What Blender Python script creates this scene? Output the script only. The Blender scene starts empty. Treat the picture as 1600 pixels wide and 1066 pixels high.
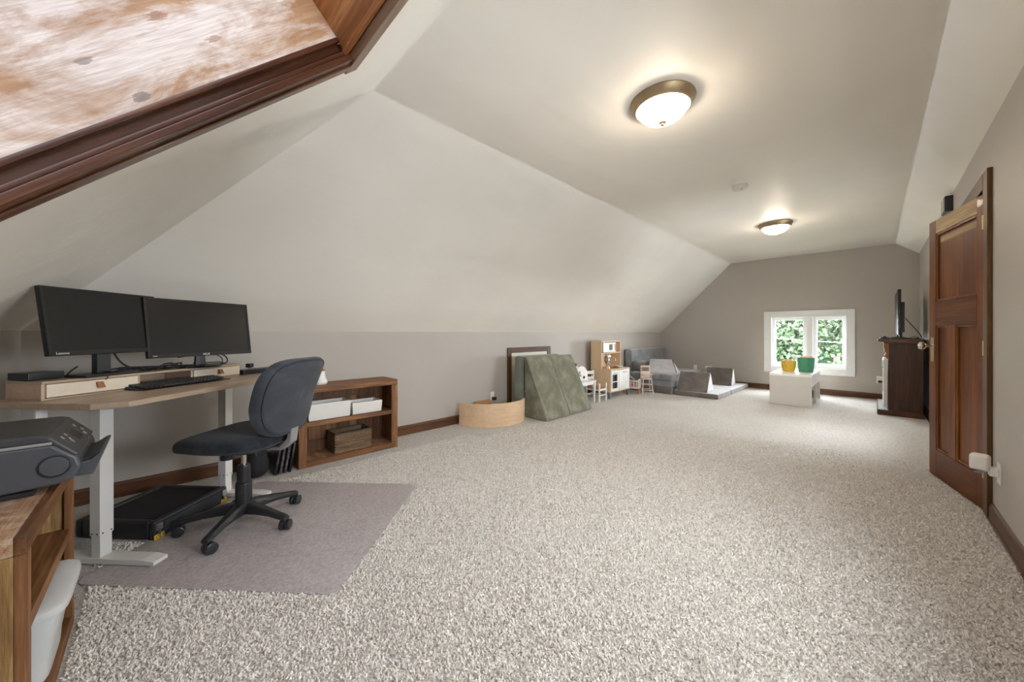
import bpy, bmesh, math, random
import numpy as np
from mathutils import Vector, Matrix, Euler
random.seed(7)
S = bpy.context.scene
COL = S.collection

# ------------------------------------------------------------------ camera, world, exposure
cam = bpy.data.cameras.new('camera')
cam.sensor_width = 36.0
cam.lens = 559.6 / 1600 * 36
cam.shift_y = -12.3 / 1600
cam.clip_start = 0.02
camo = bpy.data.objects.new('camera', cam)
COL.objects.link(camo)
camo.location = (0, 0, 1.1)
camo.rotation_euler = (math.radians(90), 0, 0.7922)
S.camera = camo

SKY = 28.0
LAMP = 32.0
w = bpy.data.worlds.new('sky')
S.world = w
w.use_nodes = True
bg = w.node_tree.nodes['Background']
bg.inputs[0].default_value = (0.94, 0.96, 1.0, 1)
bg.inputs[1].default_value = SKY
S.view_settings.view_transform = 'Standard'
S.view_settings.look = 'None'
S.view_settings.gamma = 1
S.view_settings.use_curve_mapping = False
S.view_settings.exposure = 0.88
S.cycles.use_denoising = True
S.cycles.max_bounces = 12
S.cycles.diffuse_bounces = 8
S.cycles.transparent_max_bounces = 16
S.cycles.sample_clamp_indirect = 8

def portal(loc, rot, sx, sy):
    l = bpy.data.lights.new('portal', 'AREA')
    l.shape = 'RECTANGLE'
    l.size, l.size_y = sx, sy
    l.cycles.is_portal = True
    o = bpy.data.objects.new('portal', l)
    COL.objects.link(o)
    o.matrix_world = Matrix.Translation(loc) @ rot.to_4x4()

# ------------------------------------------------------------------ room measures
XL, XR, YF, YN = -3.578, 0.4884, 8.5063, -0.5845
ZC, XCL, XCR, ZR, ZK, YH = 2.5563, -2.1126, 0.2335, 2.3536, 1.1148, 0.9152
HANG = math.atan((ZC - ZK) / (YH - YN))
HM = Matrix.Translation((0, YN, ZK)) @ Matrix.Rotation(HANG, 4, 'X')   # hip plane frame: x, up the slope, outward
SMAX = math.hypot(ZC - ZK, YH - YN)
# openings
WX0, WX1, WZ0, WZ1 = -1.418, -0.350, 0.462, 1.402          # far window
SX0, SX1, SY0, SY1, SD = -1.44, -0.40, 0.10, 1.54, 0.46    # skylight well (in the hip frame)
RY0, RY1, RZ0, RZ1 = 0.85, 1.85, 0.85, 1.45               # added unseen window in the right wall, to brighten the room
QY0, QY1, QZ0, QZ1 = 4.72, 5.80, 0.80, 1.36               # second added window for light, hidden behind the open door
DY0, DY1, DZ1 = 3.63, 4.37, 1.985                           # doorway in right wall

# portals only guide the sampling of the sky through the openings, added windows included
portal(((WX0 + WX1) / 2, YF + 0.14, (WZ0 + WZ1) / 2), Matrix.Rotation(math.radians(-90), 3, 'X'), WX1 - WX0, WZ1 - WZ0)
portal((XR + .15, (RY0 + RY1) / 2, (RZ0 + RZ1) / 2), Matrix.Rotation(math.radians(90), 3, 'Y') , RZ1 - RZ0, RY1 - RY0)
portal((XR + .15, (QY0 + QY1) / 2, (QZ0 + QZ1) / 2), Matrix.Rotation(math.radians(90), 3, 'Y') , QZ1 - QZ0, QY1 - QY0)
portal(HM @ Vector(((SX0 + SX1) / 2, (SY0 + SY1) / 2, SD + 0.03)), Matrix.Rotation(HANG, 3, 'X'), SX1 - SX0, SY1 - SY0)

# ------------------------------------------------------------------ materials
def lin(c):
    if isinstance(c, str):
        c = [int(c[i:i + 2], 16) / 255 for i in (0, 2, 4)]
        c = [v / 12.92 if v <= .04045 else ((v + .055) / 1.055) ** 2.4 for v in c]
    return (c[0], c[1], c[2], 1)

class NT:
    def __init__(s, name):
        s.m = bpy.data.materials.new(name)
        s.m.use_nodes = True
        s.t = s.m.node_tree
        s.n = s.t.nodes
        s.b = s.n['Principled BSDF']
        s.out = s.n['Material Output']
    def new(s, ty, **kw):
        n = s.n.new(ty)
        for k, v in kw.items():
            if k.startswith('i_'):
                n.inputs[k[2:].replace('_', ' ')].default_value = v
            else:
                setattr(n, k, v)
        return n
    def link(s, a, b):
        s.t.links.new(a, b)
    def coord(s, scale=(1, 1, 1), which='Object'):
        tc = s.new('ShaderNodeTexCoord')
        mp = s.new('ShaderNodeMapping')
        mp.inputs['Scale'].default_value = scale
        s.link(tc.outputs[which], mp.inputs['Vector'])
        return mp.outputs[0]
    def noise(s, vec, scale, detail=4, rough=.55, dist=0):
        n = s.new('ShaderNodeTexNoise')
        n.inputs['Scale'].default_value = scale
        n.inputs['Detail'].default_value = detail
        n.inputs['Roughness'].default_value = rough
        n.inputs['Distortion'].default_value = dist
        s.link(vec, n.inputs['Vector'])
        return n.outputs['Fac']
    def ramp(s, fac, stops):
        r = s.new('ShaderNodeValToRGB')
        e = r.color_ramp.elements
        while len(e) > 1:
            e.remove(e[-1])
        e[0].position, e[0].color = stops[0][0], lin(stops[0][1])
        for p, c in stops[1:]:
            x = e.new(p)
            x.color = lin(c)
        s.link(fac, r.inputs[0])
        return r.outputs[0]
    def mix(s, fac, a, b, mode='MIX'):
        n = s.new('ShaderNodeMix', data_type='RGBA', blend_type=mode)
        for sock, v in ((n.inputs[0], fac), (n.inputs[6], a), (n.inputs[7], b)):
            if hasattr(v, 'links'):
                s.link(v, sock)
            else:
                sock.default_value = v
        return n.outputs[2]
    def bump(s, h, strength=.3, dist=.01, prev=None):
        n = s.new('ShaderNodeBump')
        n.inputs['Strength'].default_value = strength
        n.inputs['Distance'].default_value = dist
        s.link(h, n.inputs['Height'])
        if prev is not None:
            s.link(prev, n.inputs['Normal'])
        s.link(n.outputs[0], s.b.inputs['Normal'])
        return n.outputs[0]
    def color(s, c):
        if hasattr(c, 'links'):
            s.link(c, s.b.inputs['Base Color'])
        else:
            s.b.inputs['Base Color'].default_value = lin(c)
    def setp(s, rough=.5, metal=0, spec=.5, coat=0, sheen=0):
        i = s.b.inputs
        i['Roughness'].default_value = rough
        i['Metallic'].default_value = metal
        i['Specular IOR Level'].default_value = spec
        i['Coat Weight'].default_value = coat
        i['Sheen Weight'].default_value = sheen
        return s

def plain(name, c, rough=.5, metal=0, spec=.5, var=.06, vs=9, bump=0, bs=200, coat=0, sheen=0, bd=.002):
    """one colour with slight mottling and fine relief"""
    k = NT(name).setp(rough, metal, spec, coat, sheen)
    v = k.coord()
    base = lin(c)
    a = [max(0, x * (1 - var)) for x in base[:3]]
    b = [min(1, x * (1 + var)) for x in base[:3]]
    k.color(k.ramp(k.noise(v, vs, 3), [(.3, a), (.7, b)]))
    if bump:
        k.bump(k.noise(v, bs, 2), bump, bd)
    return k.m

def wood(name, cols, axis=0, rough=.5, scale=1.0, spec=.4, bump=.25, wear=None, coat=0, ring=0.5):
    """grain stretched along one axis; cols dark > mid > light"""
    k = NT(name).setp(rough, 0, spec, coat)
    sc = [11 * scale] * 3
    sc[axis] = 1.1 * scale
    v = k.coord(tuple(sc))
    n1 = k.noise(v, 1.0, 6, .6, ring)
    c1 = k.ramp(n1, [(.25, cols[0]), (.5, cols[1]), (.75, cols[2])])
    sf = [95 * scale] * 3
    sf[axis] = 4 * scale
    vf = k.coord(tuple(sf))
    n2 = k.noise(vf, 1.0, 3, .6)
    c2 = k.mix(k.ramp(n2, [(.35, (0, 0, 0)), (.65, (.6, .6, .6))]), c1, lin(cols[0]))
    if wear:
        n3 = k.noise(k.coord((3, 3, 3)), 1.3, 7, .72, .4)
        c2 = k.mix(k.ramp(n3, [(wear[1], (0, 0, 0)), (wear[1] + .16, (.9, .9, .9))]), c2, lin(wear[0]))
    k.color(c2)
    if bump:
        k.bump(n2, bump, .002)
    return k.m

def paint(name, c, rough, wavy, spec=.4):
    k = NT(name).setp(rough, 0, spec)
    v = k.coord()
    base = lin(c)
    k.color(k.ramp(k.noise(v, 1.2, 3), [(.3, [x * .97 for x in base[:3]]), (.7, [min(1, x * 1.03) for x in base[:3]])]))
    b1 = k.bump(k.noise(v, 260, 2), .05, .002)
    if wavy:
        k.bump(k.noise(k.coord((2.6, .55, 2.6)), 1.6, 3, .5), wavy, .05, b1)
    return k.m

M = {}
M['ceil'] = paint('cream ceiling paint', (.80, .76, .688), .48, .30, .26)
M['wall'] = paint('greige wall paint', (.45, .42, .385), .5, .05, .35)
M['white_trim'] = plain('white gloss trim', (.86, .87, .88), .3, var=.02)
M['white_plastic'] = plain('white plastic', (.85, .84, .81), .35, var=.02)
M['bin_white'] = plain('white bin plastic', (.80, .79, .76), .4, var=.02)
M['frost'] = plain('translucent tote plastic', (.84, .86, .87), .32, var=.03, spec=.5)
M['frost'].node_tree.nodes['Principled BSDF'].inputs['Transmission Weight'].default_value = .25
M['steel_white'] = plain('pale grey powder coat', (.72, .71, .69), .4, var=.02)
M['black'] = plain('black plastic', (.020, .021, .024), .33, var=.15)
M['black_soft'] = plain('black fabric', (.012, .012, .013), .8, var=.3, bump=.3, bs=500)
M['black_gloss'] = plain('black gloss', (.012, .012, .013), .22, var=.1)
M['screen'] = plain('dark screen', (.010, .010, .010), .28, var=.05, spec=.3)
M['bezel'] = plain('monitor bezel', (.016, .016, .016), .4, var=.05, spec=.3)
M['cable'] = plain('black cable', (.01, .01, .011), .5, var=.1)
M['key'] = plain('keyboard keys', (.025, .025, .026), .4, var=.1)
M['silver'] = plain('brushed metal', (.62, .61, .6), .3, 1, var=.05)
M['chrome'] = plain('chrome', (.75, .74, .72), .12, 1, var=.02)
M['greymetal'] = plain('grey steel bracket', (.42, .42, .43), .45, .6, var=.05)
M['brass'] = plain('aged brass', (.72, .55, .30), .25, 1, var=.08)
M['bronze'] = plain('brushed bronze', (.36, .27, .16), .42, .85, var=.12)
M['printer'] = plain('charcoal printer plastic', (.070, .075, .085), .34, var=.08, bump=.04, bs=400)
M['printer_lid'] = plain('dark printer lid', (.045, .047, .051), .4, var=.1, bump=.06, bs=500)
M['leather'] = plain('tan leather tab', (.30, .13, .05), .55, var=.15, bump=.2, bs=120)
M['cream_front'] = plain('cream drawer front', (.78, .70, .58), .5, var=.04)
M['yellow'] = plain('yellow tag', (.80, .47, .03), .5, var=.05)
M['blue'] = plain('blue grey paint', (.16, .19, .23), .5)
M['rail'] = plain('blue black rail', (.03, .036, .045), .4, var=.1)
M['red'] = plain('red paint', (.45, .06, .05), .5)
M['dark'] = plain('dark recess', (.02, .016, .014), .8)
M['white_text'] = plain('white print', (.8, .8, .8), .5, var=0)
M['black_text'] = plain('black print', (.02, .02, .02), .5, var=0)
M['oak_light'] = wood('light oak laminate', ['a08c78', 'b8a48f', 'c9b6a2'], 0, .38, 1.2, bump=.05)
M['oak_edge'] = wood('pinkish oak edge', ['b89a82', 'cdb29b', 'd9c2ad'], 0, .4, 1.2, bump=.05)
M['rustic'] = wood('rustic pine', ['442915', '895c38', 'b27f51'], 1, .55, 1.0, bump=.5)
M['rustic_x'] = wood('rustic pine cross', ['442915', '8b5f3a', 'b58355'], 0, .55, 1.0, bump=.5)
M['rustic_v'] = wood('rustic pine upright', ['4a2d17', '8e613d', 'b58457'], 2, .55, 1.0, bump=.5)
M['rustic_dark'] = wood('old dark door wood', ['402615', '6b4429', '87603f'], 2, .5, 1.0, bump=.3)
M['rough_end'] = wood('rough sawn plank', ['6b4a28', 'a07f50', 'c9a772'], 2, .8, 3.2, bump=1.0, wear=('d0b98c', .56))
M['rough_top'] = wood('worn plank top', ['744d30', 'a57d5a', 'd0b08e'], 0, .6, 2.8, bump=1.0, wear=('cdbba8', .50))
M['dark_trim'] = wood('dark stained trim', ['38200f', '5e3a20', '7d5432'], 1, .45, 1.2, bump=.2, coat=.08)
M['dark_trim_x'] = wood('dark stained trim across', ['38200f', '603b22', '805634'], 0, .45, 1.2, bump=.2, coat=.08)
M['dark_trim_v'] = wood('dark stained trim upright', ['3a2412', '63431f', '8a6438'], 2, .45, 1.6, bump=.3, coat=.08)
M['door_v'] = wood('reddish brown door wood', ['4a270e', '7c461d', '9a622b'], 2, .5, .9, .22, bump=.12, coat=.05)
M['door_h'] = wood('reddish brown rail wood', ['42220d', '6c3c19', '885426'], 0, .5, .9, .22, bump=.12, coat=.05)
M['door_bare'] = wood('bare golden rail', ['6b5428', 'b3925a', 'dcc28a'], 0, .55, .9, bump=.3)
def whitewash():
    k = NT('whitewashed knotty pine').setp(.5, 0, .35)
    v1 = k.coord((9, .9, 9))
    base = k.ramp(k.noise(v1, 1.4, 6, .6, .6), [(.3, '9a7350'), (.5, 'b48f6c'), (.7, 'caaa8a')])
    n = k.noise(k.coord((5, 1.6, 5)), 1.5, 7, .68, .5)
    c = k.mix(k.ramp(n, [(.40, (0, 0, 0)), (.56, (.9, .9, .9))]), base, lin('f1ebe4'))
    f = k.noise(k.coord((240, 9, 240)), 1.0, 4, .65)
    c = k.mix(k.ramp(f, [(.38, (0, 0, 0)), (.70, (.42, .42, .42))]), c, lin('8a6a50'))
    tc = k.new('ShaderNodeTexCoord')
    for (y, z, r, col) in ((.80, .19, .040, '77706c'), (.845, .085, .045, '6b625d'), (1.04, .25, .07, '94623e'), (1.13, .15, .05, '9a6b48')):
        mp = k.new('ShaderNodeMapping')
        mp.inputs['Location'].default_value = (0, -y / (r * 1.7), -z / r)
        mp.inputs['Scale'].default_value = (0, 1 / (r * 1.7), 1 / r)
        k.link(tc.outputs['Object'], mp.inputs[0])
        ln = k.new('ShaderNodeVectorMath', operation='LENGTH')
        k.link(mp.outputs[0], ln.inputs[0])
        ad = k.new('ShaderNodeMath', operation='MULTIPLY_ADD')
        k.link(k.noise(v1, 5, 4, .7), ad.inputs[0])
        ad.inputs[1].default_value = 1.7
        k.link(ln.outputs['Value'], ad.inputs[2])
        c = k.mix(k.ramp(ad.outputs[0], [(.0, (0, 0, 0)), (.7, (.7, .7, .7)), (1.0, (.55, .55, .55)), (1.25, (.25, .25, .25)), (1.9, (0, 0, 0))]), c, lin(col))
    k.color(c)
    k.bump(f, .25, .002)
    return k.m
M['whitewash'] = whitewash()
M['jamb_brown'] = wood('brown pine jamb', ['5a3018', '96602f', 'b98352'], 0, .5, .9, bump=.2, wear=('c8b09a', .62))
M['mould_dark'] = wood('dark moulding', ['2c180f', '573320', '80553a'], 1, .35, 1.0, bump=.1, coat=.25)
M['mould_dark_x'] = wood('dark moulding cross', ['5a4230', '83674f', 'a58a70'], 0, .4, 1.0, bump=.1, coat=.15)
M['plywood'] = wood('birch plywood', ['cfae8b', 'dfc3a2', 'e6cfb2'], 1, .45, 1.0, bump=.05)
M['plywood_v'] = wood('birch kitchen panel', ['d3b592', 'e0c5a3', 'e8d2b4'], 2, .45, 1.2, bump=.05)
M['honey'] = wood('honey wood', ['8a5a30', 'b07a48', 'c08c5a'], 1, .5, 1.2, bump=.1)
M['mantel'] = wood('brown mantel veneer', ['2b190f', '432a1b', '563824'], 2, .45, .9, bump=.15, ring=2.2)
M['mantel_h'] = wood('brown mantel shelf', ['3b2214', '573622', '6c452c'], 1, .4, .9, bump=.15)
M['pink_wood'] = plain('pale pink wood', (.66, .55, .49), .5)
M['cream_wood'] = plain('cream painted wood', (.74, .70, .62), .5)
M['table_shaded'] = plain('shaded white table panel', (.60, .575, .53), .6, var=.02)  # darker copy of the white tabletop, the front's shade painted in
M['detector'] = plain('pinkish beige plastic', (.66, .61, .54), .45, var=.03)  # pinkish beige, darker than the white base plate
M['paint_white'] = plain('white painted toy wood', (.76, .76, .73), .45)
M['wicker'] = wood('woven seagrass', ['4a3826', '8a7256', 'b39c7c'], 1, .75, 2.5, bump=.6)
M['wicker_dark'] = plain('dark woven rim', (.06, .05, .04), .8, var=.4)

def fabric(name, cols, scale=5, rough=.9, sheen=.4, bump=.25, bs=700, dist=.7):
    k = NT(name).setp(rough, 0, .2, 0, sheen)
    v = k.coord()
    n = k.noise(v, scale, 6, .62, dist)
    f = k.noise(v, bs, 2)
    c = k.ramp(n, [(.33, cols[0]), (.5, cols[1]), (.68, cols[2])])
    c = k.mix(k.ramp(f, [(.3, (0, 0, 0)), (.7, (.35, .35, .35))]), c, lin(cols[0]))
    k.color(c)
    k.bump(f, bump, .002)
    return k.m
M['chair_fabric'] = fabric('blue black chair fabric', ['1f2227', '292d33', '363b43'], 14, .9, .12, .35, 900)
M['chair_back'] = fabric('slate chair back fabric', ['363a41', '42464d', '52565d'], 6, .9, .15, .3, 900)
M['green_velvet'] = fabric('olive green velvet', ['5e5e4c', '7a7966', '9a9c8b'], 4.5, .75, .3, .1, dist=.35)
M['green_dark'] = fabric('sage velvet', ['6d7268', '7c8176', '8b9085'], 4, .8, .4, .1)
M['grey_velvet'] = fabric('warm grey velvet', ['5a5450', '6b6560', '7d7772'], 4, .8, .5, .1)
M['grey_blue'] = fabric('cool grey velvet', ['66676a', '7d7f84', '989a9f'], 4, .8, .5, .1)
M['grey_pale'] = fabric('pale grey velvet', ['9b9a9c', 'b1b1b5', 'c6c6ca'], 4, .7, .5, .1)
M['grey_white'] = fabric('light prism end cloth', ['bcbcc2', 'cfcfd6', 'dedee4'], 4, .75, .4, .1)
M['lavender'] = fabric('lavender doll blanket', ['8f7f92', 'b6a4b4', 'd6c6cc'], 30, .9, .3, .1)
M['pink_cloth'] = fabric('pink doll bedding', ['9a6f76', 'c79a9c', 'd8c4c4'], 30, .9, .3, .1)

def carpet_mat():
    k = NT('speckled beige carpet').setp(.95, 0, .1, 0, .2)
    v = k.coord()
    n1 = k.noise(v, 95, 3, .7, .8)
    n2 = k.noise(v, 260, 2, .6)
    n3 = k.noise(v, 1.3, 3, .5, .6)
    n4 = k.noise(v, 34, 4, .65, .5)
    c = k.ramp(n1, [(.32, (.46, .425, .38)), (.45, (.74, .71, .67)), (.60, (.93, .91, .88))])
    c = k.mix(k.ramp(n2, [(.42, (0, 0, 0)), (.68, (.65, .65, .65))]), c, lin((.47, .435, .39)))
    c = k.mix(.75, c, k.ramp(n4, [(.38, (.74, .72, .70)), (.60, (1, 1, 1))]), 'MULTIPLY')
    c = k.mix(.55, c, k.ramp(n3, [(.35, (.86, .85, .84)), (.62, (1, 1, 1))]), 'MULTIPLY')
    k.color(c)
    h = k.mix(.45, k.ramp(n1, [(0, (0, 0, 0)), (1, (1, 1, 1))]), k.ramp(n2, [(0, (0, 0, 0)), (1, (1, 1, 1))]))
    k.bump(h, 1.0, .016)
    return k.m
M['carpet'] = carpet_mat()
def pile_mat():
    k = NT('carpet yarn tufts').setp(.9, 0, .1, 0, .2)
    g = k.new('ShaderNodeNewGeometry')
    c = k.ramp(g.outputs['Random Per Island'], [(0, (.50, .45, .395)), (.15, (.72, .68, .625)), (.42, (.90, .87, .82)), (1, (.97, .955, .925))])
    n4 = k.noise(k.coord(), 34, 4, .65, .5)
    c = k.mix(.6, c, k.ramp(n4, [(.38, (.86, .845, .83)), (.60, (1, 1, 1))]), 'MULTIPLY')
    k.color(c)
    return k.m
M['pile'] = pile_mat()

def mat_vinyl():
    k = NT('mauve grey vinyl mat').setp(.38, 0, .45)
    v = k.coord()
    n1 = k.noise(v, 70, 4, .7, .5)
    n2 = k.noise(v, 3.0, 4, .6)
    c = k.ramp(n1, [(.3, (.33, .295, .30)), (.7, (.58, .535, .54))])
    c = k.mix(.6, c, k.ramp(n2, [(.3, (.82, .82, .82)), (.7, (1, 1, 1))]), 'MULTIPLY')
    k.color(c)
    k.bump(k.noise(v, 60, 3), .12, .004)
    return k.m
M['vinyl'] = mat_vinyl()

def glass_mat(name, tint=(.96, .98, .98)):
    k = NT(name)
    tr = k.new('ShaderNodeBsdfTransparent')
    tr.inputs[0].default_value = lin(tint)
    gl = k.new('ShaderNodeBsdfGlossy')
    gl.inputs['Roughness'].default_value = .02
    lw = k.new('ShaderNodeLayerWeight')
    lw.inputs[0].default_value = .5
    pw_ = k.new('ShaderNodeMath', operation='POWER')
    k.link(lw.outputs['Facing'], pw_.inputs[0])
    pw_.inputs[1].default_value = 4
    fr = k.new('ShaderNodeMath', operation='MULTIPLY_ADD')
    k.link(pw_.outputs[0], fr.inputs[0])
    fr.inputs[1].default_value = .6
    fr.inputs[2].default_value = .05
    mx = k.new('ShaderNodeMixShader')
    k.link(fr.outputs[0], mx.inputs[0])
    k.link(tr.outputs[0], mx.inputs[1])
    k.link(gl.outputs[0], mx.inputs[2])
    k.link(mx.outputs[0], k.out.inputs[0])
    return k.m
M['glass'] = glass_mat('window glass')
M['tinted_glass'] = glass_mat('sky dimming roof glass', (.25, .25, .26))  # tint added to cut the sky light through the unseen pane

def emis(name, c, s):
    k = NT(name)
    k.color((.9, .85, .78))
    k.b.inputs['Emission Color'].default_value = lin(c)
    k.b.inputs['Emission Strength'].default_value = s
    return k.m
M['lamp_glass'] = emis('lit frosted lamp glass', (1.0, .83, .64), LAMP)

def leafmat(name, c1, c2):
    k = NT(name).setp(.6, 0, .3)
    oi = k.new('ShaderNodeNewGeometry')
    k.color(k.ramp(oi.outputs['Random Per Island'], [(0, c1), (1, c2)]))
    return k.m
M['leaf'] = leafmat('tree leaves', (.008, .018, .007), (.036, .058, .024))
M['leaf2'] = leafmat('yellow green leaves', (.016, .026, .010), (.06, .08, .03))
M['bark'] = plain('bark', (.08, .06, .045), .9, var=.3, bump=.5, bs=30)
M['lawn'] = plain('lawn grass', (.11, .12, .085), .9, var=.3)

# ------------------------------------------------------------------ mesh helpers
class B:
    """collects shapes in one bmesh"""
    def __init__(s):
        s.bm = bmesh.new()
        s.mi = 0
    def _tag(s, faces):
        for f in faces:
            f.material_index = s.mi
    def box(s, x0, x1, y0, y1, z0, z1, bev=0, seg=2, rot=None, piv=None):
        t = bmesh.new()
        vs = [t.verts.new((x, y, z)) for z in (z0, z1) for y in (y0, y1) for x in (x0, x1)]
        for q in ((0, 2, 3, 1), (4, 5, 7, 6), (0, 1, 5, 4), (2, 6, 7, 3), (0, 4, 6, 2), (1, 3, 7, 5)):
            t.faces.new([vs[i] for i in q])
        if bev:
            bmesh.ops.bevel(t, geom=t.edges[:], offset=bev, segments=seg, profile=.5, affect='EDGES')
        if rot is not None:
            p = Vector(piv or (0, 0, 0))
            t.transform(Matrix.Translation(p) @ rot.to_4x4() @ Matrix.Translation(-p))
        return s.add(t)
    def add(s, t, mat=None):
        if mat is not None:
            t.transform(mat)
        t.normal_update()
        mp = {}
        for v in t.verts:
            mp[v] = s.bm.verts.new(v.co)
        for f in t.faces:
            try:
                g = s.bm.faces.new([mp[v] for v in f.verts])
                g.material_index = s.mi
            except ValueError:
                pass
        t.free()
        return s
    def prism(s, pts, axis, a, b, bev=0, seg=2):
        """2D outline extruded along an axis (0 x, 1 y, 2 z) from a to b"""
        def P(p, h):
            return {0: (h, p[0], p[1]), 1: (p[0], h, p[1]), 2: (p[0], p[1], h)}[axis]
        t = bmesh.new()
        l0 = [t.verts.new(P(p, a)) for p in pts]
        l1 = [t.verts.new(P(p, b)) for p in pts]
        n = len(pts)
        t.faces.new(l0[::-1])
        t.faces.new(l1)
        for i in range(n):
            t.faces.new((l0[i], l0[(i + 1) % n], l1[(i + 1) % n], l1[i]))
        bmesh.ops.recalc_face_normals(t, faces=t.faces[:])
        if bev:
            bmesh.ops.bevel(t, geom=t.edges[:], offset=bev, segments=seg, profile=.5, affect='EDGES')
        return s.add(t)
    def lathe(s, prof, n=32, c=(0, 0, 0), rot=None, cap=True):
        t = bmesh.new()
        rings = []
        for r, z in prof:
            rings.append([t.verts.new((r * math.cos(2 * math.pi * i / n), r * math.sin(2 * math.pi * i / n), z)) for i in range(n)])
        for a, b in zip(rings, rings[1:]):
            for i in range(n):
                t.faces.new((a[i], a[(i + 1) % n], b[(i + 1) % n], b[i]))
        if cap:
            if prof[0][0] > 1e-5:
                t.faces.new(rings[0][::-1])
            if prof[-1][0] > 1e-5:
                t.faces.new(rings[-1])
        bmesh.ops.remove_doubles(t, verts=t.verts[:], dist=1e-6)
        bmesh.ops.recalc_face_normals(t, faces=t.faces[:])
        m = Matrix.Translation(c)
        if rot is not None:
            m = m @ rot.to_4x4()
        return s.add(t, m)
    def cyl(s, r, p, q, n=20, r2=None):
        p, q = Vector(p), Vector(q)
        d = q - p
        L = d.length
        rot = d.to_track_quat('Z', 'Y').to_matrix()
        return s.lathe([(r, 0), (r if r2 is None else r2, L)], n, p, rot)
    def tube(s, pts, r, n=8, smooth=4, closed=False):
        pts = [Vector(p) for p in pts]
        if smooth and len(pts) > 2:
            o = []
            m = len(pts)
            rng = range(m if closed else m - 1)
            for i in rng:
                p0 = pts[(i - 1) % m] if (closed or i > 0) else pts[0]
                p1, p2 = pts[i], pts[(i + 1) % m]
                p3 = pts[(i + 2) % m] if (closed or i + 2 < m) else pts[-1]
                for k in range(smooth):
                    u = k / smooth
                    o.append(.5 * ((2 * p1) + (-p0 + p2) * u + (2 * p0 - 5 * p1 + 4 * p2 - p3) * u * u + (-p0 + 3 * p1 - 3 * p2 + p3) * u ** 3))
            if not closed:
                o.append(pts[-1])
            pts = o
        t = bmesh.new()
        rings = []
        m = len(pts)
        up = Vector((0, 0, 1))
        for i, p in enumerate(pts):
            if closed:
                d = pts[(i + 1) % m] - pts[i - 1]
            else:
                d = pts[min(i + 1, m - 1)] - pts[max(i - 1, 0)]
            d.normalize()
            a = d.cross(up)
            if a.length < .05:
                a = d.cross(Vector((1, 0, 0)))
            a.normalize()
            b = a.cross(d)
            rr = r(i / (m - 1)) if callable(r) else r
            rings.append([t.verts.new(p + rr * (math.cos(2 * math.pi * j / n) * a + math.sin(2 * math.pi * j / n) * b)) for j in range(n)])
        pr_ = list(zip(rings, rings[1:])) + ([(rings[-1], rings[0])] if closed else [])
        for a, b in pr_:
            for j in range(n):
                t.faces.new((a[j], a[(j + 1) % n], b[(j + 1) % n], b[j]))
        if not closed:
            t.faces.new(rings[0][::-1])
            t.faces.new(rings[-1])
        bmesh.ops.recalc_face_normals(t, faces=t.faces[:])
        return s.add(t)
    def cushion(s, wx, wy, tz, e=3.0, p=3.0, n=56, rings=9, fn=None, c=(0, 0, 0)):
        """superellipse pad; fn bends each vertex (local x, y, z in metres)"""
        t = bmesh.new()
        def out(a):
            ca, sa = math.cos(a), math.sin(a)
            r = (abs(ca) ** e + abs(sa) ** e) ** (-1 / e)
            return r * ca, r * sa
        def vert(x, y, z):
            v = Vector((x * wx / 2, y * wy / 2, z))
            if fn:
                v = Vector(fn(v))
            return t.verts.new(v + Vector(c))
        fr = [math.sin(math.pi / 2 * (i + 1) / rings) for i in range(rings)]
        layers = []
        for sgn in (1, -1):
            L = [vert(0, 0, sgn * tz / 2)]
            R = []
            for f in fr[:-1]:
                z = sgn * tz / 2 * (1 - f ** p) ** (1 / p)
                R.append([vert(out(2 * math.pi * i / n)[0] * f, out(2 * math.pi * i / n)[1] * f, z) for i in range(n)])
            layers.append((L[0], R))
        rim = [vert(*out(2 * math.pi * i / n), 0) for i in range(n)]
        for k, (ctr, R) in enumerate(layers):
            R = R + [rim]
            for i in range(n):
                q = (ctr, R[0][i], R[0][(i + 1) % n])
                t.faces.new(q if k == 0 else q[::-1])
            for a, b in zip(R, R[1:]):
                for i in range(n):
                    q = (a[i], b[i], b[(i + 1) % n], a[(i + 1) % n])
                    t.faces.new(q if k == 0 else q[::-1])
        return s.add(t)
    def poly(s, pts):
        vs = [s.bm.verts.new(p) for p in pts]
        f = s.bm.faces.new(vs)
        f.material_index = s.mi
        return s
    def mesh(s, name, mats, ang=35, smooth=True):
        me = bpy.data.meshes.new(name)
        s.bm.normal_update()
        s.bm.to_mesh(me)
        s.bm.free()
        for m in mats if isinstance(mats, (list, tuple)) else [mats]:
            me.materials.append(M[m] if isinstance(m, str) else m)
        if smooth:
            me.shade_smooth()
            me.set_sharp_from_angle(angle=math.radians(ang))
        return me
    def ob(s, name, mats, parent=None, ang=35, smooth=True, label=None):
        o = bpy.data.objects.new(name, s.mesh(name, mats, ang, smooth))
        COL.objects.link(o)
        if smooth and len(o.data.polygons) < 4000:
            wn = o.modifiers.new('weighted_normals', 'WEIGHTED_NORMAL')
            wn.keep_sharp = True
            wn.weight = 100
        if parent is not None:
            o.parent = parent
        if label:
            o['label'] = label
        return o

def thing(name, label, cat, loc=(0, 0, 0), rz=0, group=None, rot=None):
    o = bpy.data.objects.new(name, None)
    o.empty_display_size = .1
    COL.objects.link(o)
    o.location = loc
    o.rotation_euler = rot or (0, 0, rz)
    o['label'] = label
    o['category'] = cat
    if group:
        o['group'] = group
    return o

def tag(o, label, cat, group=None, kind=None):
    o['label'] = label
    o['category'] = cat
    if group:
        o['group'] = group
    if kind:
        o['kind'] = kind
    return o

def struct(o, label=None):
    o['kind'] = 'structure'
    if label:
        o['label'] = label
    return o

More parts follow.
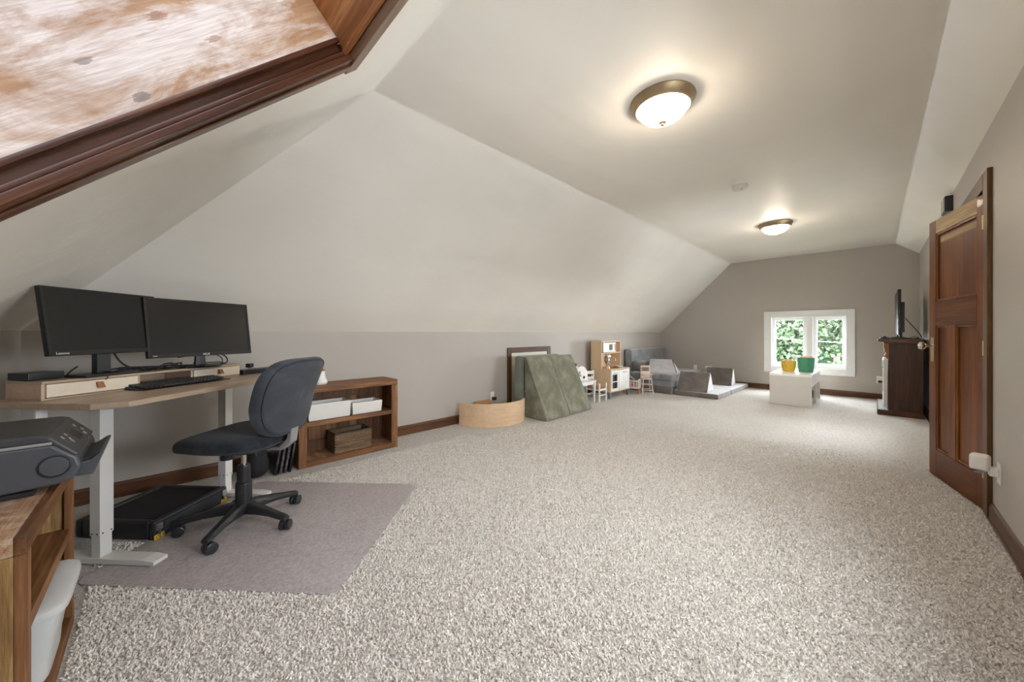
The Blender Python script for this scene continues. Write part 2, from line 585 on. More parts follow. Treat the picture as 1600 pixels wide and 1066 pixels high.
def root(name, label=None, mat=None):
    o = bpy.data.objects.new(name, None)
    o.empty_display_size = .1
    COL.objects.link(o)
    if mat is not None:
        o.matrix_world = mat
    return struct(o, label)

def text(name, body, size, mat, parent, loc, rot, ext=.0006, align='CENTER'):
    cu = bpy.data.curves.new(name, 'FONT')
    cu.body = body
    cu.size = size
    cu.extrude = ext
    cu.align_x = align
    cu.align_y = 'CENTER'
    cu.resolution_u = 2
    tmp = bpy.data.objects.new('tmp', cu)
    COL.objects.link(tmp)
    bpy.context.view_layer.update()
    me = bpy.data.meshes.new_from_object(tmp.evaluated_get(bpy.context.evaluated_depsgraph_get()))
    bpy.data.objects.remove(tmp)
    bpy.data.curves.remove(cu)
    me.name = name
    me.materials.clear()
    me.materials.append(M[mat])
    o = bpy.data.objects.new(name, me)
    COL.objects.link(o)
    o.parent = parent
    o.location = loc
    o.rotation_euler = rot
    return o

# ------------------------------------------------------------------ room shell
b = B()
b.poly([(XL, YN, 0), (XR + 1.2, YN, 0), (XR + 1.2, YF, 0), (XL, YF, 0)])
floor = struct(b.ob('floor', 'carpet'), 'speckled beige cut pile carpet')
# real tufts of the pile over the open carpet, thinning out where they become too small to tell apart
rt = np.random.RandomState(11)
nt = 430000
tx, ty = rt.uniform(-3.1, XR - .025, nt), rt.uniform(-.22, 4.6, nt)
dist = np.hypot(tx, ty)
keep = rt.rand(nt) < np.clip((4.6 - dist) / 2.6, 0, 1)
ca_, sa_ = math.cos(math.radians(132.5)), math.sin(math.radians(132.5))
ls = (tx + 2.615) * ca_ + (ty + .195) * sa_
ln_ = (tx + 2.615) * sa_ - (ty + .195) * ca_
keep &= ~((ls > -.165) & (ls < .935) & (ln_ > .05) & (ln_ < 1.25))        # not under the vinyl mat
keep &= ~((ls > .15) & (ls < .63) & (ln_ > -.4) & (ln_ < .1))             # nor under the black case
keep &= ~((tx < -1.45) & (ty < -.215)) & ~((tx < -3.24) & (ty > .78) & (ty < 1.67))
keep &= ~((tx < -2.9) & (ty > 2.4))
tx, ty = tx[keep], ty[keep]
nt = len(tx)
an_, tl = rt.uniform(0, 2 * np.pi, nt), rt.uniform(.15, 1.15, nt)
hgt, wid = rt.uniform(.006, .0115, nt), rt.uniform(.0020, .0036, nt)
d_ = np.stack([np.cos(an_) * np.sin(tl), np.sin(an_) * np.sin(tl), np.cos(tl)], 1) * hgt[:, None]
p_ = np.stack([tx, ty, np.zeros(nt)], 1)
vv_ = []
for k_ in (0, 1):
    a2 = an_ + np.pi / 2 + k_ * 1.4
    e_ = np.stack([np.cos(a2), np.sin(a2), .25 * np.sin(3 * an_)], 1) * wid[:, None]
    vv_.append(np.stack([p_ - e_ * .7, p_ + e_ * .7, p_ + d_ + e_, p_ + d_ - e_], 1))
vv_ = np.stack(vv_, 1).reshape(-1, 3)
tm = bpy.data.meshes.new('carpet_pile')
tm.vertices.add(len(vv_))
tm.vertices.foreach_set('co', vv_.astype(np.float32).ravel())
nq = len(vv_) // 4
tm.loops.add(nq * 4)
tm.loops.foreach_set('vertex_index', np.arange(nq * 4, dtype=np.int32))
tm.polygons.add(nq)
tm.polygons.foreach_set('loop_start', np.arange(0, nq * 4, 4, dtype=np.int32))
tm.update(calc_edges=True)
tm.materials.append(M['pile'])
to_ = bpy.data.objects.new('carpet_pile', tm)
COL.objects.link(to_)
to_.parent = floor
to_['kind'] = 'stuff'

# plaster ceiling: flat strip, long left slope, near hip with the skylight hole, narrow right slope
YR = YN + (ZR - ZK) / math.tan(HANG)
hp = lambda x, s_: tuple(HM @ Vector((x, s_, 0)))
sR = (ZR - ZK) / math.sin(HANG)
HX0, HX1, HY0, HY1 = SX0 - .03, SX1 + .03, SY0 - .03, SY1 + .03
pts = {}
t = bmesh.new()
def V(*p):
    k = tuple(round(c, 4) for c in p)
    if k not in pts:
        pts[k] = t.verts.new(p)
    return pts[k]
Apt, Bpt, Cpt, Dpt, Ept = (XL, YN, ZK), (XR, YN, ZK), (XR, YR, ZR), (XCR, YH, ZC), (XCL, YH, ZC)
h1, h2, h3, h4 = hp(HX0, HY0), hp(HX1, HY0), hp(HX1, HY1), hp(HX0, HY1)
for f in ((Apt, Bpt, h2, h1), (Bpt, Cpt, h3, h2), (Cpt, Dpt, h3), (Dpt, Ept, h4, h3), (Ept, Apt, h1, h4),
          (Dpt, (XCR, YF, ZC), (XCL, YF, ZC), Ept),
          (Ept, (XCL, YF, ZC), (XL, YF, ZK), Apt),
          (Cpt, (XR, YF, ZR), (XCR, YF, ZC), Dpt)):
    t.faces.new([V(*p) for p in f])
t.edges.ensure_lookup_table()
crease = [e for e in t.edges if len(e.link_faces) == 2 and e.calc_face_angle() > .2]
bmesh.ops.bevel(t, geom=crease, offset=.035, segments=5, profile=.5, affect='EDGES')
b = B()
b.add(t)
struct(b.ob('ceiling', 'ceil', ang=50), 'cream plaster ceiling with long sloped sides')

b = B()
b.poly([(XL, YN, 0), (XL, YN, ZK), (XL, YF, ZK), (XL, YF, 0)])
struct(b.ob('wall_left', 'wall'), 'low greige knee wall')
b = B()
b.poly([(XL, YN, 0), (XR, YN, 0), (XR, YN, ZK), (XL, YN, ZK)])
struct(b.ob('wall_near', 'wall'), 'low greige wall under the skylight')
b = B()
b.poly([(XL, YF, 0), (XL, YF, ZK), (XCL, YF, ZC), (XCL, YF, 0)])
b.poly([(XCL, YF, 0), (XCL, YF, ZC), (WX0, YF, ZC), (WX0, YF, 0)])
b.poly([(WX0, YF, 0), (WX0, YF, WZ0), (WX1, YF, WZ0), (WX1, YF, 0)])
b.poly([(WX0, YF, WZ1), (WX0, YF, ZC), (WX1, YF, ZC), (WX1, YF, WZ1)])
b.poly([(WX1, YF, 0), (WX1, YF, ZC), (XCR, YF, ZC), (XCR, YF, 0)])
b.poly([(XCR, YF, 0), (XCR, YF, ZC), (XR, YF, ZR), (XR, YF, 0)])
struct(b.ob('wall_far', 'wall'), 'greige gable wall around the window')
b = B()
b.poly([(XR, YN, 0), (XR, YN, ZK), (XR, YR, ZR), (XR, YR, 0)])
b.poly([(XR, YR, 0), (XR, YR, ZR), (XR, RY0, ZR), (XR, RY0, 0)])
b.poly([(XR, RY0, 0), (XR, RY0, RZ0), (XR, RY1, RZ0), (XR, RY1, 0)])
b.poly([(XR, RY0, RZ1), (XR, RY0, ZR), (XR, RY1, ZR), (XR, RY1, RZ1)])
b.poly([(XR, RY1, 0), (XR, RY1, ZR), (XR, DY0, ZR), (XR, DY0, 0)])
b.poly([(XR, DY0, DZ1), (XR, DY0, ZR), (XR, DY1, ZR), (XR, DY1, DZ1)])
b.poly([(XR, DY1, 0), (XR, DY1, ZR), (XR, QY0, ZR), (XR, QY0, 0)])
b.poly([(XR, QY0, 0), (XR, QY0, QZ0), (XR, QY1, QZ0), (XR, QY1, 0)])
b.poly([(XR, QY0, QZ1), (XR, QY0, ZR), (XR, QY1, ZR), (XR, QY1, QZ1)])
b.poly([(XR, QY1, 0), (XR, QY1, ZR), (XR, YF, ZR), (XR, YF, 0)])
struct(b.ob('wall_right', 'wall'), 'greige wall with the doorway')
b = B()   # landing behind the doorway
hx = XR + 1.2
for q in ([(XR, DY0, 0), (hx, DY0, 0), (hx, DY0, DZ1), (XR, DY0, DZ1)], [(XR, DY1, 0), (XR, DY1, DZ1), (hx, DY1, DZ1), (hx, DY1, 0)],
          [(hx, DY0, 0), (hx, DY1, 0), (hx, DY1, DZ1), (hx, DY0, DZ1)], [(XR, DY0, DZ1), (hx, DY0, DZ1), (hx, DY1, DZ1), (XR, DY1, DZ1)]):
    b.poly(q)
struct(b.ob('wall_landing', 'wall'), 'small landing behind the open door')

# baseboards: board, rounded cap
def baseboard(name, p, q, nrm, mat, label):
    p, q, nrm = Vector(p), Vector(q), Vector(nrm)
    L = (q - p).length
    d = (q - p).normalized()
    o = root(name, label, Matrix(((d.x, -nrm.x, 0, p.x), (d.y, -nrm.y, 0, p.y), (0, 0, 1, 0), (0, 0, 0, 1))))
    # local: x along, y into the wall (negative = into room)
    prof = [(0, 0), (-.016, 0), (-.016, .072), (-.012, .078), (-.012, .088), (-.006, .098), (0, .1)]
    B().prism(prof, 0, 0, L).ob('board', mat, o)
    B().tube([(0, -.02, .006), (L, -.02, .006)], .006, 6, 0).ob('shoe_moulding', mat, o)
    return o
baseboard('baseboard_left', (XL, YN, 0), (XL, 3.42, 0), (1, 0, 0), 'dark_trim_x', 'dark stained baseboard along the knee wall')
baseboard('baseboard_left', (XL, 4.37, 0), (XL, YF, 0), (1, 0, 0), 'dark_trim_x', 'dark stained baseboard behind the toys')
baseboard('baseboard_far', (XL, YF, 0), (XR, YF, 0), (0, -1, 0), 'dark_trim_x', 'dark stained baseboard under the window')
baseboard('baseboard_right', (XR, 3.5, 0), (XR, YN, 0), (-1, 0, 0), 'dark_trim_x', 'dark stained baseboard on the door wall')
baseboard('baseboard_right', (XR, YF, 0), (XR, 4.48, 0), (-1, 0, 0), 'dark_trim_x', 'dark stained baseboard beyond the door')

# ------------------------------------------------------------------ far window
win = root('window_1', 'white framed two pane window in the gable wall')
win.location = (0, YF, 0)
T0, T1, U0, U1 = -1.537, -.240, .3485, 1.517
for x0, x1, z0, z1, nm in ((T0, WX0 + .004, U0, U1, 'casing'), (WX1 - .004, T1, U0, U1, 'casing'),
                           (WX0 + .004, WX1 - .004, U0, WZ0 + .004, 'casing'), (WX0 + .004, WX1 - .004, WZ1 - .004, U1, 'casing')):
    B().box(x0, x1, -.022, 0, z0, z1, .003).ob(nm, 'white_trim', win)
for x0, x1, z0, z1 in ((WX0 - .02, WX0, WZ0, WZ1), (WX1, WX1 + .02, WZ0, WZ1), (WX0 - .02, WX1 + .02, WZ0 - .02, WZ0), (WX0 - .02, WX1 + .02, WZ1, WZ1 + .02)):
    B().box(x0, x1, 0, .16, z0, z1).ob('reveal', 'white_trim', win)
xm = -.845
B().box(xm - .045, xm + .045, .02, .13, WZ0, WZ1, .003).ob('mullion', 'white_trim', win)
for a, c in ((WX0, xm - .045), (xm + .045, WX1)):
    s_ = .055
    f = B()
    f.box(a, a + s_, .07, .12, WZ0, WZ1, .003)
    f.box(c - s_, c, .07, .12, WZ0, WZ1, .003)
    f.box(a + s_, c - s_, .07, .12, WZ0, WZ0 + .075, .003)
    f.box(a + s_, c - s_, .07, .12, WZ1 - .06, WZ1, .003)
    fo = f.ob('sash', 'white_trim', win)
    B().box(a + s_ - .005, c - s_ + .005, .092, .098, WZ0 + .07, WZ1 - .055).ob('pane', 'glass', fo)
    B().box(c - s_ - .12, c - s_ - .03, .0895, .0915, WZ0 + .12, WZ0 + .225).ob('sticker', 'white_plastic', fo, label='small white paper sticker')

# ------------------------------------------------------------------ skylight well in the hip
sky = root('window_2', 'wood lined skylight well with dark moulded edge', HM)
B().box(SX0 - .02, SX0, SY0, SY1, .062, SD, 0).ob('panel', 'whitewash', sky, label='whitewashed knotty pine side panel')
B().box(SX1, SX1 + .02, SY0, SY1, .062, SD, 0).ob('panel', 'whitewash', sky)
t_ = B()
t_.box(SX0 - .02, SX1 + .02, SY1, SY1 + .02, 0, SD)
t_.ob('panel', 'jamb_brown', sky, label='brown stained end panel')
B().box(SX0 - .02, SX1 + .02, SY0 - .02, SY0, 0, SD).ob('panel', 'jamb_brown', sky, label='brown stained lower panel')
for sg, x in ((1, SX0), (-1, SX1)):
    def bx(x0, x1, z0, z1, mat, nm, bev=.003):
        a, c = sorted((x + sg * x0, x + sg * x1))
        B().box(a, c, SY0 - (.1 if nm == 'casing' else 0), SY1 + (.02 if nm == 'casing' else 0), z0, z1, bev).ob(nm, mat, sky)
    bx(-.075, .018, -.022, .0, 'mould_dark', 'casing', .005)
    bx(-.06, -.02, -.030, -.022, 'mould_dark', 'bead', .003)
    bx(-.02, .008, 0, .016, 'mould_dark', 'stop_strip', .004)
    bx(-.03, -.012, .016, .046, 'mould_dark', 'cove_strip', 0)
    bx(-.02, .006, .046, .063, 'mould_dark', 'lip_strip', .005)
B().box(SX0 - .085, SX1 + .085, SY1 - .004, SY1 + .06, -.03, .0, .004).ob('casing', 'mould_dark_x', sky, label='grey brown top casing')
B().box(SX0, SX1, SY1 - .018, SY1, 0, .02, .004).ob('stop_strip', 'jamb_brown', sky)
B().box(SX0 - .085, SX1 + .085, SY0 - .06, SY0 + .004, -.03, 0, .004).ob('casing', 'mould_dark_x', sky)
f = B()
for q in ((SX0, SX0 + .05, SY0, SY1), (SX1 - .05, SX1, SY0, SY1), (SX0 + .05, SX1 - .05, SY0, SY0 + .05), (SX0 + .05, SX1 - .05, SY1 - .05, SY1)):
    f.box(*q, SD - .05, SD)
f.ob('sash', 'jamb_brown', sky)
B().box(SX0, SX1, SY0, SY1, SD, SD + .006).ob('pane', 'tinted_glass', sky)

# ------------------------------------------------------------------ added right wall windows, out of view, to brighten the room
def fill_window(name, label, RY0, RY1, RZ0, RZ1):
    w3 = root(name, label)
    for y0, y1, z0, z1 in ((RY0 - .02, RY0, RZ0, RZ1), (RY1, RY1 + .02, RZ0, RZ1), (RY0 - .02, RY1 + .02, RZ0 - .02, RZ0), (RY0 - .02, RY1 + .02, RZ1, RZ1 + .02)):
        B().box(XR, XR + .14, y0, y1, z0, z1).ob('reveal', 'white_trim', w3)
    for y0, y1, z0, z1 in ((RY0 - .08, RY0, RZ0 - .08, RZ1 + .08), (RY1, RY1 + .08, RZ0 - .08, RZ1 + .08), (RY0, RY1, RZ0 - .08, RZ0), (RY0, RY1, RZ1, RZ1 + .08)):
        B().box(XR - .02, XR, y0, y1, z0, z1, .003).ob('casing', 'white_trim', w3)
    for a, c in ((RY0, (RY0 + RY1) / 2), ((RY0 + RY1) / 2, RY1)):
        f = B()
        f.box(XR + .07, XR + .11, a, a + .05, RZ0, RZ1)
        f.box(XR + .07, XR + .11, c - .05, c, RZ0, RZ1)
        f.box(XR + .07, XR + .11, a + .05, c - .05, RZ0, RZ0 + .05)
        f.box(XR + .07, XR + .11, a + .05, c - .05, RZ1 - .05, RZ1)
        fo = f.ob('sash', 'white_trim', w3)
        B().box(XR + .088, XR + .092, a + .045, c - .045, RZ0 + .045, RZ1 - .045).ob('pane', 'glass', fo)
fill_window('fill_window_3', 'added white framed window, out of view in the door wall', RY0, RY1, RZ0, RZ1)
fill_window('fill_window_4', 'added white framed window, unseen behind the open door', QY0, QY1, QZ0, QZ1)

# ------------------------------------------------------------------ open panelled door
dA, dB = Vector((.470, 3.60, 0)), Vector((.298, 4.299, 0))
dd = (dB - dA).normalized()
DW = (dB - dA).length
dn = Vector((-dd.y, dd.x, 0))      # visible face side (-x)
door = root('door_1', 'open reddish brown panelled wooden door', Matrix(((dd.x, dn.x, 0, dA.x), (dd.y, dn.y, 0, dA.y), (0, 0, 1, .012), (0, 0, 0, 1))))
DH, TH = 1.945, .036
# local: x from hinge to free edge, y = room side
def dpart(nm, x0, x1, z0, z1, mat, y0=-TH, y1=0, bev=.003, label=None):
    return B().box(x0, x1, y0, y1, z0, z1, bev).ob(nm, mat, door, label=label)
st = .105
dpart('stile', 0, st * .75, 0, DH, 'door_v')
dpart('stile', DW - st, DW, 0, DH, 'door_v')
dpart('rail', st * .75, DW - st, 0, .205, 'door_h')
dpart('rail', st * .75, DW - st, 1.145, 1.325, 'door_h')
dpart('rail', st * .75, DW - st, DH - .105, DH, 'door_bare', label='bare golden top rail with worn finish')
mx0, mx1 = .335, .43
dpart('mullion', mx0, mx1, .205, 1.145, 'door_v')
for x0, x1, z0, z1 in ((st * .75, DW - st, 1.325, DH - .105), (st * .75, mx0, .205, 1.145), (mx1, DW - st, .205, 1.145)):
    p = dpart('panel', x0, x1, z0, z1, 'door_v', -.026, -.014, 0)
    m_ = B()
    for q in ((x0, x0 + .018, z0, z1), (x1 - .018, x1, z0, z1), (x0 + .018, x1 - .018, z0, z0 + .018), (x0 + .018, x1 - .018, z1 - .018, z1)):
        m_.box(q[0], q[1], -.016, -.003, q[2], q[3], .005)
    m_.ob('bead_moulding', 'door_v', p)
    if z1 > 1.5:
        B().box(x0 + .03, x1 - .03, -.0142, -.0135, z1 - .075, z1 - .035).ob('bare_patch', 'door_bare', p, label='ragged strip of bare wood')
kp = B().box(DW - .085, DW - .035, 0, .004, .87, 1.055, .0015).ob('lock_plate', 'brass', door, label='brass lock plate')
kn = B()
kn.lathe([(.012, 0), (.010, .03), (.014, .034), (.027, .045), (.030, .056), (.026, .068), (.012, .074), (0, .075)], 24, (DW - .06, .004, .99), Matrix.Rotation(math.radians(-90), 3, 'X'))
kn.ob('knob', 'chrome', kp)
for z in (.2, .95, 1.72):
    B().cyl(.007, (-.006, .004, z), (-.006, .004, z + .09), 10).ob('hinge', 'brass', door)
# casing of the doorway
tr = root('trim_1', 'dark oak casing around the doorway')
B().box(XR - .022, XR, 3.505, DY0 - .005, 0, 2.085, .004).ob('jamb_casing', 'dark_trim_v', tr)
B().box(XR - .022, XR, DY1 + .005, 4.475, 0, 1.985, .004).ob('jamb_casing', 'dark_trim_v', tr)
B().box(XR - .024, XR, DY0 - .005, 4.475, 1.985, 2.085, .004).ob('head_casing', 'dark_trim', tr)
B().box(XR - .012, XR + .10, DY0 - .018, DY0, 0, DZ1, .002).ob('jamb', 'dark_trim_v', tr)
B().box(XR - .012, XR + .10, DY1, DY1 + .018, 0, DZ1, .002).ob('jamb', 'dark_trim_v', tr)

# ------------------------------------------------------------------ access hatch in the knee wall
ah = root('door_2', 'cream access hatch with dark wood frame')
y0, y1, zt = 3.43, 4.36, .897
B().box(XL, XL + .02, y0, y0 + .075, 0, zt, .004).ob('casing', 'dark_trim_v', ah)
B().box(XL, XL + .02, y1 - .075, y1, 0, zt, .004).ob('casing', 'dark_trim_v', ah)
B().box(XL, XL + .02, y0 + .075, y1 - .075, zt - .075, zt, .004).ob('casing', 'dark_trim', ah)
B().box(XL + .001, XL + .008, y0 + .075, y1 - .075, .01, zt - .075).ob('panel', 'cream_wood', ah)

# ------------------------------------------------------------------ ceiling lamps and smoke detector
def lamp(x, y, label):
    o = thing('ceiling_light', label, 'lamp', (x, y, ZC), 0, 'flush ceiling lights')
    B().lathe([(.10, 0), (.188, -.001), (.190, -.008), (.176, -.03), (.168, -.05), (.158, -.056), (.150, -.05), (.150, -.02), (.10, -.01)], 48, cap=False).ob('metal_ring', 'bronze', o)
    B().lathe([(.150, -.046), (.147, -.060), (.132, -.085), (.105, -.108), (.07, -.124), (.03, -.132), (0, -.133)], 48, cap=False).ob('glass_bowl', 'lamp_glass', o, label='lit frosted glass bowl')
    B().lathe([(.004, -.130), (.020, -.133), (.022, -.139), (.011, -.144), (.013, -.150), (.009, -.158), (0, -.160)], 20).ob('finial', 'bronze', o)
    return o
lamp(-.935, 2.247, 'bronze rimmed flush ceiling light on the desk side of the smoke detector')
lamp(-.933, 5.85, 'bronze rimmed flush ceiling light on the window side of the smoke detector')
o = thing('smoke_detector', 'round white smoke detector on the flat ceiling between two lights', 'smoke detector', (-.925, 4.04, ZC))
B().lathe([(.07, 0), (.072, -.012), (.068, -.014)], 32, cap=False).ob('base', 'white_plastic', o)
B().lathe([(.064, -.010), (.068, -.034), (.058, -.054), (.03, -.060), (0, -.060)], 32, cap=False).ob('cover', 'detector', o)
B().lathe([(.010, -.0595), (.010, -.063), (0, -.064)], 12, (.02, -.02, 0), cap=False).ob('test_button', 'greymetal', o)

# ------------------------------------------------------------------ wall fittings
def outlet(loc, rz, label, plug=False, w_=.07):
    o = thing('wall_outlet', label, 'outlet', loc, rz)
    B().box(-w_ / 2, w_ / 2, -.006, 0, -.058, .058, .002).ob('cover_plate', 'white_plastic', o)
    for z in (-.024, .024):
        B().box(-.016, .016, -.0085, -.005, z - .014, z + .014, .002).ob('socket', 'white_plastic', o)
    if plug:
        B().box(-.016, .034, -.05, -.008, -.05, -.008, .004).ob('plug', 'black', o, label='black plug adapter')
    return o
outlet((XL, 3.16, .262), math.radians(90), 'white wall outlet with black plug above the curved board', True)
outlet((-2.81, YF, .335), 0, 'white wall outlet behind the grey cushions, near the corner')
outlet((.05, YF, .328), 0, 'white wall outlet beside the electric fireplace', True)
o = thing('wall_plate', 'slim white wall plate just above the farther grey prism', 'plate', (-2.54, YF, .366))
B().box(-.065, .065, -.010, 0, -.018, .018, .003).ob('cover_plate', 'white_plastic', o)
B().box(-.05, .05, -.013, -.009, -.008, .008, .002).ob('slot_strip', 'white_trim', o)
# plug-in light by the door
o = thing('night_light', 'white plug-in sensor light on the wall beside the door', 'night light', (XR, 3.33, .318), math.radians(-90))
# local: x along -y, y = +x(into wall)... room side is -y
B().box(-.036, .036, -.006, 0, -.058, .058, .002).ob('cover_plate', 'white_plastic', o)
B().box(-.022, .022, -.04, -.006, -.02, .03, .006).ob('plug_body', 'white_plastic', o)
B().box(-.03, .038, -.105, -.032, .004, .094, .016, 4, Matrix.Rotation(math.radians(-14), 3, 'Z'), (0, -.04, .03)).ob('lamp_head', 'white_plastic', o)
B().lathe([(.026, 0), (.024, -.012), (.014, -.02), (0, -.022)], 18, (.004, -.072, .008), Matrix.Rotation(math.radians(25), 3, 'X'), cap=False).ob('lens', 'silver', o, label='faceted silvery lens')
# black box high up past the door
o = thing('wall_speaker', 'small black box fixed high on the wall above the open door', 'speaker', (XR, 5.12, 2.19))
B().box(-.05, 0, -.10, .10, 0, .14, .004).ob('cabinet', 'black', o)
B().box(-.055, -.049, -.09, .09, .01, .13, .002).ob('front_grille', 'greymetal', o)

# ------------------------------------------------------------------ standing desk (local: x along the desk, -y toward the room)
RZ = math.radians(132.5)
DO = Vector((-2.615, -.195, 0))
Dv, Nv = Vector((math.cos(RZ), math.sin(RZ), 0)), Vector((math.sin(RZ), -math.cos(RZ), 0))
def DL(s_, n_, z=0):
    return DO + Dv * s_ + Nv * n_ + Vector((0, 0, z))
DT = .805
desk = thing('standing_desk', 'white legged standing desk with light oak top under two monitors', 'desk', DO, RZ)
top = [(-.226, .27), (-.226, -.235), (-.155, -.325), (.925, -.325), (.945, -.30), (.945, .27)]
B().prism(top, 2, DT - .026, DT, .003).ob('tabletop', 'oak_light', desk)
for s_ in (0, .70):
    l = B()
    l.box(s_ - .029, s_ + .029, -.027, .027, .135, DT - .05, .004)
    lo = l.ob('leg', 'steel_white', desk)
    B().box(s_ - .025, s_ + .025, -.023, .023, .03, .15, .003).ob('inner_tube', 'steel_white', lo)
    for dx in (-.022, .022):
        B().cyl(.0035, (s_ + dx * .8, -.026, .147), (s_ + dx * .8, -.0285, .147), 8).ob('screw', 'black', lo)
        B().cyl(.0035, (s_ - .028, dx * .6, .147), (s_ - .0305, dx * .6, .147), 8).ob('screw', 'black', lo)
    B().prism([(-.30, .008), (-.30, .026), (-.24, .034), (.20, .034), (.25, .026), (.25, .008)], 0, s_ - .034, s_ + .034, .003).ob('foot', 'steel_white', desk)
    B().prism([(-.16, DT - .03), (-.16, DT - .045), (-.12, DT - .062), (.16, DT - .062), (.22, DT - .045), (.22, DT - .03)], 0, s_ - .03, s_ + .03, .002).ob('support_arm', 'steel_white', desk)
B().box(.04, .66, -.03, .03, DT - .06, DT - .03, .002).ob('cross_beam', 'steel_white', desk)
B().box(-.19, -.15, .06, .075, DT - .13, DT - .027, .004).ob('end_bracket', 'steel_white', desk)

# ------------------------------------------------------------------ desk shelf with two drawers
sh_rot = math.atan2(.041 + .058, .768 + .175)
SHR = RZ - sh_rot
sh = thing('desk_shelf', 'low light oak riser with two cream drawers on the desk', 'shelf', DL(-.175, -.058, DT), SHR)
SL, SH_, SD_ = .948, .083, .20      # local x along, +y to the back
B().box(0, SL, -.004, SD_, SH_ - .012, SH_, .0015).ob('top_board', 'oak_light', sh)
B().box(.0, SL, 0, SD_, 0, .008, .001).ob('bottom_board', 'oak_light', sh)
for x in (0, .352, .625, SL - .012):
    B().box(x, x + .012, 0, SD_, .008, SH_ - .012, .001).ob('divider', 'oak_edge', sh)
B().box(.012, SL - .012, SD_ - .008, SD_, .008, SH_ - .012).ob('back_panel', 'oak_light', sh)
for x0, x1 in ((.014, .350), (.639, SL - .002)):
    d = B().box(x0, x1, -.006, .008, .011, SH_ - .014, .002).ob('drawer', 'cream_front', sh)
    B().box(x0 + .01, x1 - .01, .008, SD_ - .02, .012, SH_ - .02).ob('drawer_box', 'cream_front', d)
    xc = (x0 + x1) / 2 + .01
    B().prism([(-.006, .052), (-.022, .030), (-.026, .031), (-.011, .058), (-.006, .060)], 0, xc - .013, xc + .013, .0008).ob('leather_pull', 'leather', d, label='tan leather pull tab')

# ------------------------------------------------------------------ monitors
def monitor(name, label, loc, ang, W, H, T, tilt, bez, logo, side, standw, base_z):
    """loc = lower left front corner (as seen by the sitter); local x along the screen, +y to the back"""
    o = thing(name, label, 'monitor', (loc[0], loc[1], base_z), ang)
    z0 = loc[2] - base_z
    R_ = Matrix.Rotation(math.radians(-tilt), 3, 'X')
    pv = (0, 0, z0)
    c = B()
    c.box(0, W, .004, .022, z0, z0 + H, .003, rot=R_, piv=pv)
    c.box(W * .16, W * .84, .02, .05, z0 + H * .12, z0 + H * .80, .010, rot=R_, piv=pv)
    c.ob('casing', 'bezel', o)
    f = B()
    bb = bez[1]
    for q in ((0, bez[0], z0, z0 + H), (W - bez[0], W, z0, z0 + H), (bez[0], W - bez[0], z0, z0 + bb), (bez[0], W - bez[0], z0 + H - bez[0], z0 + H)):
        f.box(q[0], q[1], -.002, .005, q[2], q[3], .001, 1, rot=R_, piv=pv)
    f.ob('bezel', 'bezel', o)
    B().box(bez[0] - .001, W - bez[0] + .001, .0005, .004, z0 + bb - .001, z0 + H - bez[0] + .001, rot=R_, piv=pv).ob('screen', 'screen', o)
    e = Euler((math.radians(90 - tilt), 0, 0))
    text('logo', logo, .017 if side == 'C' else .016, 'white_text', o, (W * .5 if side == 'C' else .022, -.0022, z0 + bb * .45), e, .0004, 'CENTER' if side == 'C' else 'LEFT')
    if side == 'C':
        text('small_print', 'HDMI', .008, 'white_text', o, (.02, -.0022, z0 + bb * .5), e, .0003, 'LEFT')
    if standw < .1:
        B().box(W / 2 - standw / 2, W / 2 + standw / 2, .045, .075, .012, z0 + H * .45, .004).ob('stand_neck', 'black', o)
        B().prism([(W / 2 - .125, -.01), (W / 2 + .125, -.01), (W / 2 + .10, .125), (W / 2 - .10, .125)], 2, 0, .013, .004).ob('stand_base', 'black', o)
    else:
        B().prism([(W / 2 - .03, .01), (W / 2 + .03, .01), (W / 2 + .018, z0 + H * .3), (W / 2 - .018, z0 + H * .3)], 1, .045, .065, .004).ob('stand_neck', 'black_gloss', o)
        B().lathe([(.115, 0), (.117, .005), (.108, .011), (.03, .014), (0, .015)], 40, (W / 2, .06, 0)).ob('stand_base', 'black_gloss', o)
    return o
ZT = DT + SH_
monitor('monitor', 'black monitor with square stand post, the one nearer the printer', (-2.512, -.338, 1.0), math.atan2(.702, -.712), .50, .312, .02, 8.5, (.010, .022), 'Lenovo', 'L', .062, ZT)
monitor('monitor', 'wider black monitor with round foot, nearer the bookshelf', (-2.805, -.041, .9605), math.atan2(.506, -.283), .58, .343, .02, 7.5, (.012, .020), 'ASUS', 'C', .2, ZT)

# ------------------------------------------------------------------ things on the desk
kb = thing('keyboard', 'black computer keyboard half under the desk shelf', 'keyboard', DL(.105, .098, DT), RZ - math.radians(6))
B().prism([(0, .004), (.155, .022), (.155, .004), (.15, 0), (.004, 0)], 0, 0, .475, .003).ob('body', 'black', kb)
k = B()
for r in range(6):
    y = .014 + r * .0225
    z = .006 + y * .116
    n_ = 21 if r else 17
    for c in range(21 if r else 18):
        x = .014 + c * .0213
        if r == 0 and 4 <= c <= 9:
            if c == 4:
                k.box(x, x + .0213 * 6 - .003, y, y + .018, z, z + .010, .0015, 1)
            continue
        k.box(x, x + .0178, y, y + .0185, z, z + .010, .0015, 1)
ko = k.ob('keys', 'key', kb)
ko['kind'] = 'stuff'
B().tube([(.30, .150, .012), (.30, .19, .006), (.29, .24, .006)], .0022, 6).ob('cord', 'cable', kb)

